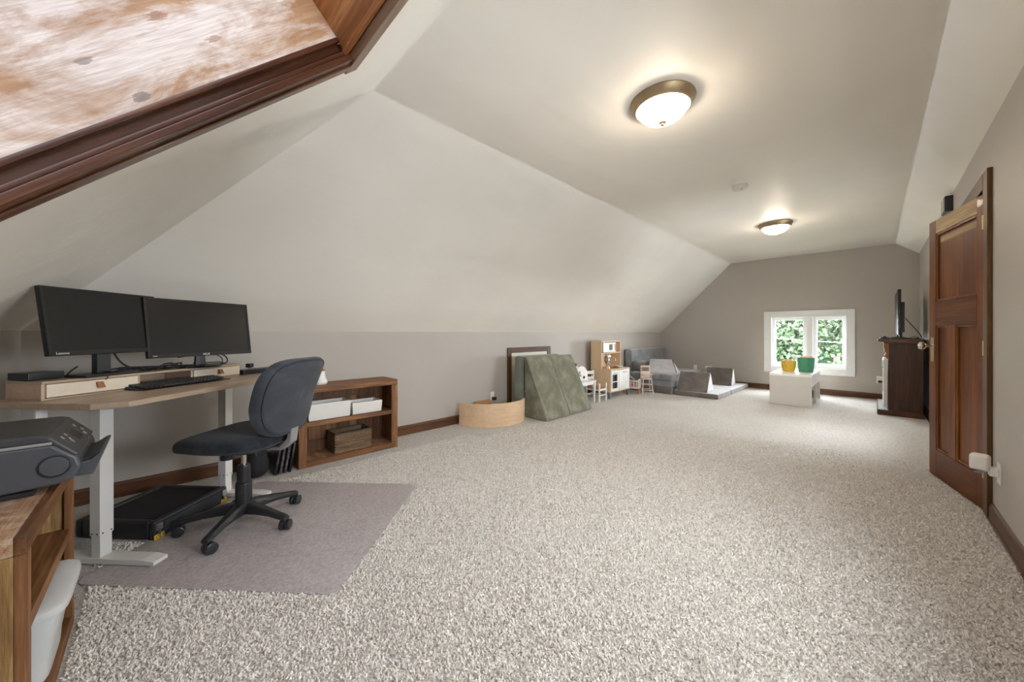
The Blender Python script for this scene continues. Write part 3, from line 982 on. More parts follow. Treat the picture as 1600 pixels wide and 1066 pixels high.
bar = thing('sound_bar', 'slim black bar lying on the desk end beside the chair back', 'speaker', DL(.80, .02, DT), RZ - math.radians(10))
B().box(0, .23, -.03, .03, 0, .036, .004).ob('body', 'black', bar)
B().box(.01, .22, -.032, -.029, .005, .031, .001).ob('front_grille', 'black_soft', bar)
cm = thing('webcam', 'small black cube shaped device standing on the slim black bar', 'device', DL(.935, -.02, DT + .036), RZ)
B().box(-.02, .02, -.018, .018, .004, .034, .005).ob('body', 'black', cm)
B().cyl(.012, (0, 0, 0), (0, 0, .006), 14).ob('foot', 'black', cm)
lt = thing('media_box', 'flat black box at the shelf end by the wall, partly out of view', 'device', sh.matrix_basis @ Vector((.002, .075, SH_)), SHR)
B().box(-.0, .115, 0, .12, .003, .034, .003).ob('body', 'black', lt)
B().box(.01, .10, -.001, .001, .009, .013).ob('vent_slot', 'dark', lt)

def cable(label, pts, r=.0035, plug=None, group=None, name='cable'):
    b = B().tube(pts, r, 7, 6)
    if plug:
        b.box(*plug, .003)
    o = b.ob(name, 'cable')
    return tag(o, label, 'cable', group)
def SP(x, y, z):       # point on the shelf frame
    c, s_ = math.cos(SHR), math.sin(SHR)
    p = DL(-.175, -.058)
    return (p.x + c * x - s_ * y, p.y + s_ * x + c * y, ZT + z)
cable('thick black cable looping up behind the two monitors', [SP(.33, .15, .20), SP(.33, .13, .13), SP(.345, .10, .06), SP(.40, .09, .018), SP(.50, .10, .006), SP(.58, .07, .006)], .0045)
cable('black cable coiled at the wider monitor foot, arching over the cream drawer', [SP(.70, .13, .07), SP(.76, .10, .085), SP(.84, .085, .085), SP(.905, .075, .06), SP(.925, .07, .025), SP(.90, .07, .006), SP(.80, .075, .006)], .004)
cable('second black cable beside the arching one at the shelf end', [SP(.66, .14, .06), SP(.76, .12, .074), SP(.85, .11, .074), SP(.90, .10, .05), SP(.915, .10, .02), SP(.895, .10, .006), SP(.80, .105, .006)], .003)
for i, (x, a, lb) in enumerate(((.28, 1, 'tangled thin black cable nearest the square stand post'), (.36, -1, 'tangled thin black cable below the meeting edge of the monitors'),
                                (.45, 1, 'tangled thin black cable lying midway along the shelf'), (.53, -1, 'tangled thin black cable close to the round monitor foot'))):
    rr = random.Random(i)
    p = []
    for k_ in range(11):
        p.append(SP(x + k_ * .016 * (1 if k_ % 4 else -.4) + rr.uniform(-.012, .012), .055 + .035 * math.sin(k_ * 1.3 * a + i) + rr.uniform(-.01, .01), .004 + (.022 * abs(math.sin(k_ * .9 + i)) if k_ % 3 else .002) + .003 * i))
    cable(lb, p, .0036)
cable('thin black cord running over the shelf front past the left drawer', [SP(.20, .06, .004), SP(.212, .03, .006), SP(.218, .002, .008), SP(.222, -.010, -.004), SP(.214, -.0105, -.018)], .002)
cable('black cable trailing from the stand post to the flat black box', [SP(.17, .09, .05), SP(.14, .08, .03), SP(.125, .075, .012), SP(.13, .045, .005), SP(.16, .035, .005)], .0035)
pb = thing('power_adapter', 'long black power brick lying behind the right drawer top', 'adapter', SP(.80, .055, 0), SHR)
B().box(-.05, .05, -.018, .018, .002, .024, .004).ob('body', 'black', pb)
B().tube([(.05, 0, .012), (.08, .005, .012), (.10, .02, .006)], .003, 6).ob('lead', 'cable', pb)
cl = thing('cable_clip', 'white cable clip with black plug under the desk end', 'clip', DL(.86, .285, DT - .032), RZ)
B().box(-.012, .012, -.008, .008, -.012, .006, .002).ob('clip_body', 'white_plastic', cl)
B().box(.008, .03, -.007, .007, -.006, .005, .002).ob('plug', 'black', cl)
cable('black lead sagging under the desk edge to the white clip', [DL(.72, .20, DT - .06), DL(.76, .24, DT - .068), DL(.80, .27, DT - .055), DL(.86, .292, DT - .030)], .0025)

# ------------------------------------------------------------------ chair mat
mt = thing('chair_mat', 'translucent mauve grey vinyl mat under the office chair', 'mat', DL(.385, .65, 0), RZ)
rc_ = []
for cx_, cy_, a0 in ((.485, .535, 0), (-.485, .535, 90), (-.485, -.535, 180), (.485, -.535, 270)):
    for i in range(7):
        a = math.radians(a0 + i * 15)
        rc_.append((cx_ + .06 * math.cos(a), cy_ + .06 * math.sin(a)))
B().prism(rc_, 2, .001, .006, .0015, 1).ob('vinyl_sheet', 'vinyl', mt)

# ------------------------------------------------------------------ flat black case under the desk
cs = thing('equipment_case', 'flat square black case with yellow tags on the floor under desk', 'case', DL(.165, .085, 0), RZ)
CW, CD, CH = .455, .45, .105
B().box(.012, CW - .012, .012, CD - .012, .006, CH - .012, .004).ob('core', 'black_soft', cs)
f = B()
for q in ((0, CW, 0, .035), (0, CW, CD - .035, CD), (0, .035, .035, CD - .035), (CW - .035, CW, .035, CD - .035)):
    f.box(*q, .006, CH, .012, 3)
f.ob('rim', 'black', cs)
f = B().box(.05, CW - .05, -.004, .004, .02, CH - .02, .003)
f.ob('side_rail', 'rail', cs, label='blue black side rail')
for x, sg in ((.0, 1), (CW - .05, -1)):
    q = B()
    q.box(x + .008, x + .042, -.006, .002, .052, .088, .003)
    q.box(x + .014, x + .030, -.009, -.004, .03, .06, .002)
    q.ob('corner_latch', 'silver', cs)
    g = B().box(x - .004, x + .048, -.007, .001, .008, .034, .004).ob('tag_plate', 'yellow', cs, label='yellow tag')
    text('tag_print', 'OLF', .026, 'black_text', g, (x + .022, -.0075, .021), (math.radians(90), 0, 0), .0006)
for x in (.05, CW - .05):
    for y in (.05, CD - .05):
        B().cyl(.015, (x, y, 0), (x, y, .008), 12).ob('foot', 'black', cs)

# ------------------------------------------------------------------ office chair (local: +y faces the desk)
ch = thing('office_chair', 'armless dark blue swivel chair on a five star base', 'chair', DL(.345, .425, .006), RZ)
def seatf(v):
    x, y, z = v
    d = -.045 * max(0, (y - .08) / .2) ** 2 if y > .08 else 0
    return (x * (1 - .10 * max(0, y) / .27), y, z + d - .012 * (1 - (x / .26) ** 2) * (1 if z > 0 else 0))
B().cushion(.52, .54, .105, 2.8, 3.4, fn=seatf, c=(0, .025, .508)).ob('seat', 'chair_fabric', ch)
sp = B().cushion(.36, .36, .03, 3.2, 4, c=(0, -.02, .462))
sp.ob('seat_pan', 'black', ch)
thr = B()
for i in range(9):
    x, y = .18 - i * .028, .255 - .01 * (i % 3)
    thr.tube([(x, y, .462), (x + .004, y + .004, .445), (x - .003, y + .006, .43 - .025 * (i % 2))], .0012, 5, 3)
th_ = thr.ob('frayed_threads', 'blue', ch)
th_['kind'] = 'stuff'
BA = math.radians(-13)
def backf(v):
    # pad is made flat in x (width) and y (height); bend and stand it up
    x, y, z = v
    wdt = 1 + .06 * (y / .21) - .12 * max(0, -y / .21 - .2)
    x *= wdt
    lum = .028 * math.cos(min(1.5, abs((y + .05) / .2) * 1.4))
    yy = -z + lum * 1.0 + .045 * (x / .22) ** 2        # wraps forward at the sides
    zz = y
    c, s_ = math.cos(-BA), math.sin(-BA)
    return (x, yy * c - zz * s_, zz * c + yy * s_ * .3)
bk = B().cushion(.475, .44, .105, 3.8, 3.2, fn=backf, c=(0, -.32, .742)).ob('backrest', 'chair_back', ch)
sm = B()
o_ = []
for i in range(56):
    a = 2 * math.pi * i / 56
    e = 3.8
    r = (abs(math.cos(a)) ** e + abs(math.sin(a)) ** e) ** (-1 / e)
    p = backf(Vector((r * math.cos(a) * .235 * .94, r * math.sin(a) * .22 * .94, .034)))
    o_.append((p[0], p[1] - .32, p[2] + .742))
sm.tube(o_, .0028, 6, 1, True)
sm.ob('piping', 'black', bk)
B().prism([(-.305, .56), (-.288, .56), (-.272, .50), (-.23, .455), (-.06, .450), (-.06, .436), (-.24, .436), (-.295, .48)], 0, -.03, .03, .003).ob('back_bracket', 'greymetal', ch, label='grey steel backrest bracket')
B().cyl(.034, (-.01, .09, .452), (-.01, .09, .375), 20).ob('tension_knob', 'black', ch)
B().box(-.07, .07, -.09, .09, .43, .462, .006).ob('mechanism', 'black', ch)
B().cyl(.0135, (0, 0, .30), (0, 0, .44), 16).ob('gas_lift', 'chrome', ch)
sl = B().lathe([(.040, .135), (.040, .235), (.0375, .243), (.033, .246), (.033, .335), (.029, .345), (.014, .346)], 28)
sl.ob('lift_sleeve', 'black', ch)
B().lathe([(.052, .085), (.056, .10), (.056, .125), (.044, .138), (.0, .138)], 28, cap=True).ob('base_hub', 'black', ch)
for i in range(5):
    a = math.radians(28 + 72 * i) - 0
    # angles were read as (along desk, toward room): room is -y here
    dx, dy = math.cos(a), -math.sin(a)
    R_ = math.atan2(dy, dx)
    rot = Matrix.Rotation(R_, 4, 'Z')
    leg = B()
    t = bmesh.new()
    secs = [(.03, .040, .075, .135), (.10, .030, .078, .125), (.18, .024, .075, .108), (.245, .022, .066, .094), (.285, .022, .060, .086), (.295, .017, .062, .082)]
    rings = []
    for r, hw, zb, zt_ in secs:
        ww = hw
        rings.append([t.verts.new(p) for p in ((r, -ww * .75, zb), (r, ww * .75, zb), (r, ww, (zb + zt_) / 2), (r, ww * .55, zt_), (r, -ww * .55, zt_), (r, -ww, (zb + zt_) / 2))])
    for a_, c_ in zip(rings, rings[1:]):
        for j in range(6):
            t.faces.new((a_[j], a_[(j + 1) % 6], c_[(j + 1) % 6], c_[j]))
    t.faces.new(rings[0][::-1])
    t.faces.new(rings[-1])
    bmesh.ops.recalc_face_normals(t, faces=t.faces[:])
    leg.add(t, rot)
    lo = leg.ob('base_leg', 'black', ch, ang=50)
    cp = rot @ Vector((.278, 0, 0))
    ca = Matrix.Rotation(R_ + [.5, 1.9, 2.6, .2, 1.1][i], 4, 'Z')
    q = B()
    for sg in (-1, 1):
        w0 = Vector((cp.x, cp.y, .0275)) + (ca @ Vector((.012, sg * .004, 0)))
        w1 = Vector((cp.x, cp.y, .0275)) + (ca @ Vector((.012, sg * .028, 0)))
        q.lathe([(.024, 0), (.0275, .003), (.0275, .020), (.023, .023), (0, .024)], 22, w0, (w1 - w0).to_track_quat('Z', 'Y').to_matrix())
    q.cyl(.008, (cp.x, cp.y, .03), (cp.x, cp.y, .07), 10)
    q.ob('caster', 'black', lo)

# ------------------------------------------------------------------ low wooden bookshelf by the desk (faces +x)
bs = thing('bookshelf', 'low rustic wood bookshelf against the knee wall holding white bins', 'shelf', (-3.25, 1.225, 0))
# local x: 0 front, negative to the wall; y from -.425 to .425
hw, dp = .425, .30
B().box(-dp, .0, -hw, hw, .605, .655, .004).ob('top_board', 'rustic', bs)
for sg in (-1, 1):
    a, c = sorted((sg * hw, sg * (hw - .022)))
    B().box(-dp, -.022, a, c, 0, .605, .002).ob('side_panel', 'rough_end' if sg < 0 else 'rustic_v', bs)
    a, c = sorted((sg * hw, sg * (hw - .062)))
    B().box(-.022, 0, a, c, 0, .605, .003).ob('front_stile', 'rustic_v', bs)
B().box(-.022, 0, -hw + .062, hw - .062, 0, .05, .003).ob('bottom_rail', 'rustic', bs)
B().box(-dp, -.022, -hw + .022, hw - .022, .01, .045, .001).ob('bottom_board', 'rough_top', bs)
B().box(-dp + .012, -.004, -hw + .022, hw - .022, .328, .365, .003).ob('shelf_board', 'rustic', bs)
bp = B().box(-dp, -dp + .012, -hw + .022, hw - .022, .045, .605).ob('back_panel', 'rustic_dark', bs)
for y0, y1 in ((-.40, -.31), (-.02, .05), (.16, .20), (.31, .40)):
    B().box(-dp + .012, -dp + .024, y0, y1, .045, .605, .002).ob('stile', 'rustic_dark', bp)
for z0, z1 in ((.045, .13), (.52, .605)):
    for y0, y1 in ((-.31, -.02), (.05, .16), (.20, .31)):
        B().box(-dp + .012, -dp + .022, y0, y1, z0, z1, .002).ob('rail', 'rustic_dark', bp)
for y0, y1 in ((-.28, -.05), (.07, .14)):
    for z0, z1 in ((.15, .31), (.39, .50)):
        B().box(-dp + .012, -dp + .018, y0, y1, z0, z1, .005).ob('raised_panel', 'rustic_v', bp)

def bin_box(name, label, loc, wy, dx, h, mat, group=None):
    o = thing(name, label, 'bin', loc, 0, group)
    t = .004
    b_ = B()
    tap = .007
    def wall(pts):
        b_.poly(pts)
    o4 = [(-dx + tap, -wy / 2 + tap, 0), (-tap, -wy / 2 + tap, 0), (-tap, wy / 2 - tap, 0), (-dx + tap, wy / 2 - tap, 0)]
    u4 = [(-dx, -wy / 2, h), (0, -wy / 2, h), (0, wy / 2, h), (-dx, wy / 2, h)]
    i4 = [(-dx + .012, -wy / 2 + .012, h), (-.012, -wy / 2 + .012, h), (-.012, wy / 2 - .012, h), (-dx + .012, wy / 2 - .012, h)]
    j4 = [(p[0] + .004 * (1 if p[0] < -dx / 2 else -1), p[1] + .004 * (1 if p[1] < 0 else -1), .006) for p in o4]
    wall(o4[::-1])
    for i in range(4):
        k = (i + 1) % 4
        wall([o4[i], o4[k], u4[k], u4[i]])
        wall([u4[i], u4[k], i4[k], i4[i]])
        wall([i4[i], i4[k], j4[k], j4[i]])
    wall(j4)
    bmesh.ops.recalc_face_normals(b_.bm, faces=b_.bm.faces[:])
    bmesh.ops.remove_doubles(b_.bm, verts=b_.bm.verts[:], dist=1e-6)
    bmesh.ops.bevel(b_.bm, geom=[e for e in b_.bm.edges], offset=.0025, segments=2, affect='EDGES', profile=.5)
    b_.ob('body', mat, o)
    r = B()
    r.tube([(-dx + .006, -wy / 2 + .006, h), (-.006, -wy / 2 + .006, h), (-.006, wy / 2 - .006, h), (-dx + .006, wy / 2 - .006, h)], .006, 8, 0, True)
    r.ob('rim', mat, o)
    for sg in (-1, 1):
        B().box(-dx / 2 - .03, -dx / 2 + .03, sg * (wy / 2 - .004) - .0015, sg * (wy / 2 - .004) + .0045, h - .035, h - .018, .004).ob('hand_hole', 'dark', o)
    return o
bin_box('storage_bin', 'longer white plastic storage bin on the middle shelf', (-3.283, 1.05, .366), .345, .19, .132, 'bin_white', 'white bins on the wooden shelf')
bin_box('storage_bin', 'shorter white plastic storage bin next to the long one', (-3.283, 1.372, .366), .275, .19, .098, 'bin_white', 'white bins on the wooden shelf')

bsk = thing('wicker_basket', 'woven seagrass basket on the bottom of the low bookshelf', 'basket', (-3.40, 1.25, .046))
wv = B()
for r in range(13):
    z = .008 + r * .0128
    p = []
    nx, ny = 10, 14
    per = [(.10, -.155 + .31 * i / ny) for i in range(ny)] + [(.10 - .20 * i / nx, .155) for i in range(nx)] + [(-.10, .155 - .31 * i / ny) for i in range(ny)] + [(-.10 + .20 * i / nx, -.155) for i in range(nx)]
    for i, (x, y) in enumerate(per):
        k = .0035 * (1 if (i + r) % 2 else -1)
        p.append((x + k * (1 if x > 0 else -1) * (abs(x) > .099), y + k * (1 if y > 0 else -1) * (abs(y) > .154), z + .001 * math.sin(i)))
    wv.tube(p, .0068, 6, 2, True)
wo = wv.ob('weave', 'wicker', bsk)
wo['kind'] = 'stuff'
B().box(-.095, .095, -.15, .15, .001, .008).ob('bottom', 'wicker_dark', bsk)
B().tube([(.102, -.157, .170), (.102, .157, .170), (-.102, .157, .170), (-.102, -.157, .170)], .006, 8, 0, True).ob('rim', 'wicker_dark', bsk)
B().box(-.09, .09, -.145, .145, .008, .12).ob('lining', 'wicker_dark', bsk)

vs = thing('ceramic_jar', 'white ceramic jar with brown lid on top of the bookshelf', 'jar', (-3.40, 1.00, .655))
B().lathe([(.0, 0), (.052, 0), (.060, .012), (.060, .022), (.048, .05), (.040, .085), (.040, .108), (.044, .115), (.036, .115)], 32).ob('body', 'white_plastic', vs)
B().lathe([(.0, .115), (.043, .115), (.044, .124), (.036, .132), (.014, .134), (.014, .146), (0, .148)], 28).ob('lid', 'honey', vs)

# bag and folders between the desk and the bookshelf
bg_ = thing('shoulder_bag', 'black fabric bag slumped on the carpet behind the office chair', 'bag', (-3.33, .525, 0), math.radians(10))
B().cushion(.22, .15, .24, 3.0, 2.6, 40, 8, fn=lambda v: (v.x * (1 - .8 * max(0, v.z)), v.y * (1 - 1.5 * max(0, v.z)), v.z), c=(0, 0, .12)).ob('body', 'black_soft', bg_)
B().tube([(-.09, -.02, .17), (-.06, -.04, .25), (.0, -.045, .28), (.06, -.04, .25), (.09, -.02, .17)], .009, 8).ob('strap', 'black', bg_)
B().box(-.08, .08, -.088, -.078, .05, .13, .004).ob('pocket', 'black_soft', bg_)
pz = NT('black and pink squiggle print').setp(.5)
vv = pz.coord((22, 22, 22))
wn = pz.noise(vv, 1.6, 2, .5, 3.0)
pz.color(pz.ramp(wn, [(.49, (.012, .012, .014)), (.515, (.62, .42, .48)), (.54, (.012, .012, .014)), (.60, (.012, .012, .014)), (.61, (.5, .5, .55)), (.63, (.012, .012, .014))]))
M['squiggle'] = pz.m
for i, (y, mt_, ang, lb) in enumerate(((.640, 'black', -9, 'plain black upright folder leaning beside the black bag'), (.672, 'squiggle', -9, 'pink and white patterned black folder, next to the plain one'),
                                      (.704, 'squiggle', -9, 'patterned black folder between its twin and the last folder'), (.736, 'black', -9, 'plain black folder touching the bookshelf side'))):
    fo = thing('folder', lb, 'folder', (-3.36, y, .001), 0, 'folders beside the bookshelf')
    R_ = Matrix.Rotation(math.radians(ang), 3, 'X')
    B().box(-.12, .12, -.009, .009, .002, .30, .003, rot=R_).ob('cover', mt_, fo)
    B().box(.1195, .121, -.007, .007, .008, .292, .001, 1, rot=R_).ob('spine_band', 'squiggle' if mt_ != 'black' else 'black_gloss', fo)

# ------------------------------------------------------------------ wooden unit, tote and printer at the near wall (faces +y)
un = thing('wooden_unit', 'rough sawn low wooden shelf unit under the printer', 'shelf', (-1.805, -.23, 0))
uw, ud, uh = .345, .325, .605       # local x -uw..uw, y 0 front, negative to the wall
B().box(-uw, uw, -ud, -.020, uh - .046, uh, .003).ob('top_board', 'rough_top', un)
B().box(-uw, uw, -.020, 0, uh - .046, uh, .003).ob('top_rail', 'rustic_x', un)
for sg in (-1, 1):
    a, c = sorted((sg * uw, sg * (uw - .03)))
    B().box(a, c, -ud, -.020, 0, uh - .046, .002).ob('side_panel', 'rough_end', un)
    a, c = sorted((sg * uw, sg * (uw - .045)))
    B().box(a, c, -.020, 0, 0, uh - .046, .003).ob('front_post', 'rustic_v', un)
B().box(-uw + .045, uw - .045, -.03, 0, 0, .045, .003).ob('bottom_rail', 'rustic_x', un)
B().box(-uw + .03, uw - .03, -ud, -.03, .005, .038).ob('bottom_board', 'rustic_x', un)
B().box(-uw + .03, uw - .03, -ud, -.006, .335, .372, .002).ob('shelf_board', 'rustic_x', un)
ub = B().box(-uw + .03, uw - .03, -ud, -ud + .01, .038, uh - .046).ob('back_panel', 'rustic_dark', un)

tt = thing('storage_tote', 'translucent white lidded tote sticking out of the wooden unit', 'tote', (-1.885, -.345, .04))
def loft(prof, e=6, n=48):
    """stack of rounded rectangles (half x, half y, z)"""
    t = bmesh.new()
    R = []
    for hx_, hy_, z in prof:
        ring = []
        for i in range(n):
            a = 2 * math.pi * (i + .5) / n
            r = (abs(math.cos(a)) ** e + abs(math.sin(a)) ** e) ** (-1 / e)
            ring.append(t.verts.new((r * math.cos(a) * hx_, r * math.sin(a) * hy_, z)))
        R.append(ring)
    for a, c in zip(R, R[1:]):
        for i in range(n):
            t.faces.new((a[i], a[(i + 1) % n], c[(i + 1) % n], c[i]))
    t.faces.new(R[0][::-1])
    t.faces.new(R[-1])
    return t
B().add(loft([(.13, .09, 0), (.142, .105, .006), (.146, .109, .07), (.149, .111, .072), (.158, .122, .15), (.161, .124, .152), (.166, .134, .222)])).ob('body', 'frost', tt)
ld = B().add(loft([(.178, .146, .212), (.181, .149, .222), (.180, .148, .236), (.170, .138, .244), (.14, .11, .249), (.10, .08, .251)]))
ld.ob('lid', 'frost', tt)

pt = thing('printer', 'charcoal desktop printer with tilted control panel on the wooden unit', 'printer', (-1.97, -.19, .605))
# local: x -.185 (far) .. .185 (near side), y 0 front negative to the back, z 0..
pw = .185
side = [(-.345, .012), (-.04, .022), (-.002, .033), (.014, .07), (.006, .102), (-.045, .150), (-.345, .150)]
body = B().prism(side, 0, -pw, pw, .010, 3)
body.ob('body', 'printer', pt)
B().prism([(-.34, .157), (-.34, .172), (-.30, .183), (-.07, .183), (-.048, .174), (-.045, .157)], 0, -pw + .002, pw - .002, .006, 3).ob('scanner_lid', 'printer_lid', pt)
B().box(-pw + .001, pw - .001, -.34, -.045, .149, .158, .002).ob('seam_strip', 'greymetal', pt, label='thin light seam strip')
PA = math.radians(-42)
cp = B()
cp.box(-pw + .004, pw - .004, -.004, .092, -.016, .0, .006, 3)
co = cp.ob('control_panel', 'printer_lid', pt)
co.location = (0, -.052, .178)
co.rotation_euler = (math.radians(-48), 0, 0)
B().box(-.05, .04, .022, .072, -.002, .0012, .001).ob('display', 'black_gloss', co, label='glossy dark display')
for q in ((.07, .03), (.09, .055), (-.10, .03), (-.12, .055), (-.09, .07), (.12, .03)):
    B().lathe([(.007, 0), (.007, .0015), (0, .002)], 12, (q[0], q[1], 0)).ob('button', 'greymetal', co)
text('panel_mark', '<', .018, 'white_text', co, (.085, .045, .0012), (0, 0, math.radians(90)), .0004)
B().lathe([(.034, 0), (.034, .003), (.0315, .0035), (.030, .001), (.030, -.001)], 40, (pw, -.040, .082), Matrix.Rotation(math.radians(90), 3, 'Y'), cap=False).ob('round_recess', 'black', pt)
B().lathe([(.029, 0), (.029, .0022), (.027, .003), (0, .003)], 40, (pw - .001, -.040, .082), Matrix.Rotation(math.radians(90), 3, 'Y'), cap=False).ob('round_cover', 'printer', pt)
B().box(pw - .001, pw + .003, -.27, -.17, .132, .138, .001).ob('lid_grip', 'silver', pt)
tr_ = B().prism([(-.02, .034), (.036, .030), (.060, .098), (.053, .101), (.028, .078), (-.02, .074)], 0, -pw + .06, pw - .025, .005, 3)
to = tr_.ob('output_tray', 'printer', pt)
B().prism([(-.015, .076), (.027, .0795), (.051, .099), (.050, .101), (.024, .082), (-.015, .079)], 0, -pw + .08, pw - .045).ob('tray_floor', 'printer_lid', to)
B().box(-pw + .012, pw - .010, -.335, -.08, 0.0005, .016, .003).ob('gap_shade', 'black', pt)  # black block put in for the shade in the gap underneath

# ------------------------------------------------------------------ curved board, foam wedges
cb = thing('balance_board', 'curved light plywood board standing on edge at the knee wall', 'board', (-3.536, 3.03, 0))
ro, ri = .498, .480
an = [math.radians(-82 + 118 * i / 40) for i in range(41)]
B().prism([(ro * math.cos(a), ro * math.sin(a)) for a in an] + [(ri * math.cos(a), ri * math.sin(a)) for a in an[::-1]], 2, 0, .274, .002, 1).ob('bent_board', 'plywood', cb)
wb = thing('wooden_board', 'honey coloured wooden board standing behind the curved plywood board', 'board', (-3.51, 2.95, 0), 0)
B().box(-.012, .012, -.13, .13, 0, .236, .003, rot=Matrix.Rotation(math.radians(-4), 3, 'Y')).ob('board', 'honey', wb)

def wedge(label, y0, y1, xf, xb, h, name='foam_wedge'):
    o = thing(name, label, 'wedge', ((xf + xb) / 2, (y0 + y1) / 2, .002), 0, 'olive green foam wedges')
    d, w_ = (xf - xb) / 2, (y1 - y0) / 2
    t = .03
    B().prism([(-d, 0), (d, 0), (d, t), (-d + t, h), (-d, h)], 1, -w_, w_, .022, 4).ob('cover', 'green_velvet', o, ang=60)
    for sg in (-1, 1):
        yy = sg * (w_ - .006)
        B().tube([(d - .006, yy, .012), (d - .006, yy, t), (-d + t, yy, h - .006), (-d + .006, yy, h - .006)], .004, 6, 0).ob('piping', 'green_dark', o)
    return o
wedge('olive green velvet foam wedge next to the curved board', 3.41, 3.898, -2.845, -3.225, .785)
wedge('olive green velvet foam wedge beside the white toy table', 3.922, 4.43, -2.862, -3.25, .778)
gc = thing('foam_cushion', 'flat sage green foam cushion standing between hatch and wedge', 'cushion', (-3.31, 3.78, .002), 0)
rc = [(-.42 + .04 - .04 * math.cos(a), .795 - .04 + .04 * math.sin(a)) for a in [math.radians(i * 15) for i in range(7)]]
pts_ = [(-.42, 0)] + rc + [(-p[0], p[1]) for p in rc[::-1]] + [(.42, 0)]
B().prism(pts_, 0, -.05, .05, .014, 3).ob('cover', 'green_dark', gc, ang=60)
B().lathe([(.0, 0), (.014, .002), (.018, .012), (.014, .022), (0, .025)], 14, (.05, -.315, .325), Matrix.Rotation(math.radians(90), 3, 'Y')).ob('tag_button', 'white_plastic', gc, label='small white round tag')

# ------------------------------------------------------------------ toy table with arched toy, toy chair
ty = thing('toy_table', 'small white wooden toy table between the wedges and play kitchen', 'table', (-3.31, 4.735, 0))
B().box(-.19, .19, -.235, .235, .330, .348, .004).ob('tabletop', 'paint_white', ty)
B().box(-.17, .17, -.21, .21, .285, .330, .002).ob('apron', 'paint_white', ty)
for x in (-.165, .165):
    for y in (-.205, .205):
        b = B()
        b.add(loft([(.011, .011, 0), (.022, .022, .28), (.022, .022, .33)], 6, 16), Matrix.Translation((x, y, 0)))
        b.ob('leg', 'paint_white', ty)
av = thing('toy_shop_stand', 'white arched toy stand with small red and brown pieces on table', 'toy', (-3.36, 4.74, .348))
ap = [(-.17, 0)] + [(-.17 * math.cos(a), .08 + .15 * math.sin(a)) for a in [math.radians(i * 12) for i in range(16)]] + [(.17, 0)]
B().prism(ap, 0, -.02, .0, .003).ob('back_board', 'paint_white', av)
B().prism(ap, 0, .10, .115, .003).ob('front_board', 'paint_white', av)
B().box(-.01, .105, -.165, .165, .0, .012, .001).ob('floor_board', 'paint_white', av)
for i, (y, z, m_) in enumerate(((-.09, .10, 'red'), (-.055, .135, 'pink_cloth'), (-.12, .06, 'honey'), (-.03, .09, 'greymetal'), (.06, .05, 'dark'))):
    B().lathe([(0, 0), (.020, .002), (.022, .010), (.012, .014), (0, .015)], 14, (.115, y, z), Matrix.Rotation(math.radians(90), 3, 'Y')).ob('badge', m_, av)
for i, (y, m_, lb) in enumerate(((-.13, 'honey', 'small honey wooden cup on top of the arched toy stand'), (-.06, 'blue', 'small grey blue toy pot on top of the arched toy stand'))):
    p = thing('toy_cup', lb, 'toy', (-3.32, 4.74 + y, .348 + (.18 if i == 0 else .226)))
    B().lathe([(0, 0), (.024, 0), (.030, .045), (.027, .045), (.022, .006), (0, .006)], 18).ob('body', m_, p)
    B().tube([(0, .027, .035), (0, .046, .03), (0, .046, .015), (0, .025, .01)], .004, 6).ob('handle', 'paint_white', p)
B().box(-.02, .115, -.17, -.09, .165, .178, .002).ob('side_ledge', 'paint_white', av)

tc = thing('toy_chair', 'small white wooden toy chair beside the play kitchen', 'chair', (-3.205, 5.105, 0))
B().box(-.115, .115, -.1, .1, .20, .216, .003).ob('seat', 'honey', tc)
for x, h_ in ((.115, .295), (-.125, .485)):
    for y in (-.1, .1):
        B().box(x - .011, x + .011, y - .011, y + .011, 0, h_, .003).ob('leg', 'paint_white', tc)
for x in (.115, -.125):
    B().box(x - .006, x + .006, -.09, .09, .175, .2, .001).ob('rail', 'paint_white', tc)
    B().box(x - .005, x + .005, -.09, .09, .09, .105, .001).ob('stretcher', 'paint_white', tc)
for y in (-.1, .1):
    B().box(-.115, .105, y - .005, y + .005, .09, .105, .001).ob('stretcher', 'paint_white', tc)
    B().box(-.115, .105, y - .006, y + .006, .175, .2, .001).ob('rail', 'paint_white', tc)
for z in (.42, .33):
    B().box(-.132, -.118, -.09, .09, z, z + .05, .003).ob('back_slat', 'paint_white', tc)

# ------------------------------------------------------------------ play kitchen (faces +x)
kt = thing('play_kitchen', 'birch and white toy kitchen with hutch and small microwave', 'toy kitchen', (-3.09, 5.675, 0))
# local x 0 front .. -.38 back, y -.325 .. .325
ky = .325
for sg in (-1, 1):
    a, c = sorted((sg * ky, sg * (ky - .016)))
    B().box(-.38, 0, a, c, .105, .478, .002).ob('side_panel', 'plywood_v', kt)
    a2, c2 = sorted((sg * ky, sg * (ky - .016)))
    B().box(-.38, -.17, a2, c2, .49, .962, .002).ob('hutch_side', 'plywood_v', kt)
B().box(-.385, .006, -ky - .004, ky + .004, .474, .490, .002).ob('worktop', 'plywood', kt)
B().box(-.38, -.002, -ky + .016, ky - .016, .105, .12).ob('floor_board', 'plywood', kt)
B().box(-.38, -.372, -ky + .016, ky - .016, .12, .962).ob('back_board', 'plywood_v', kt)
B().box(-.38, -.17, -ky + .016, ky - .016, .946, .962, .001).ob('hutch_top', 'plywood', kt)
B().box(-.38, -.17, -ky + .016, ky - .016, .745, .760, .001).ob('hutch_shelf', 'plywood', kt)
B().box(-.30, -.18, -ky + .016, -ky + .21, .49, .745).ob('hutch_door', 'plywood_v', kt) if False else None
mo = B()
for q in ((-.29, -.10, .77, .935), (.02, .13, .77, .935), (-.10, .02, .77, .80), (-.10, .02, .905, .935)):
    mo.box(-.172, -.156, *q, .002)
mo = mo.ob('microwave_door', 'paint_white', kt)
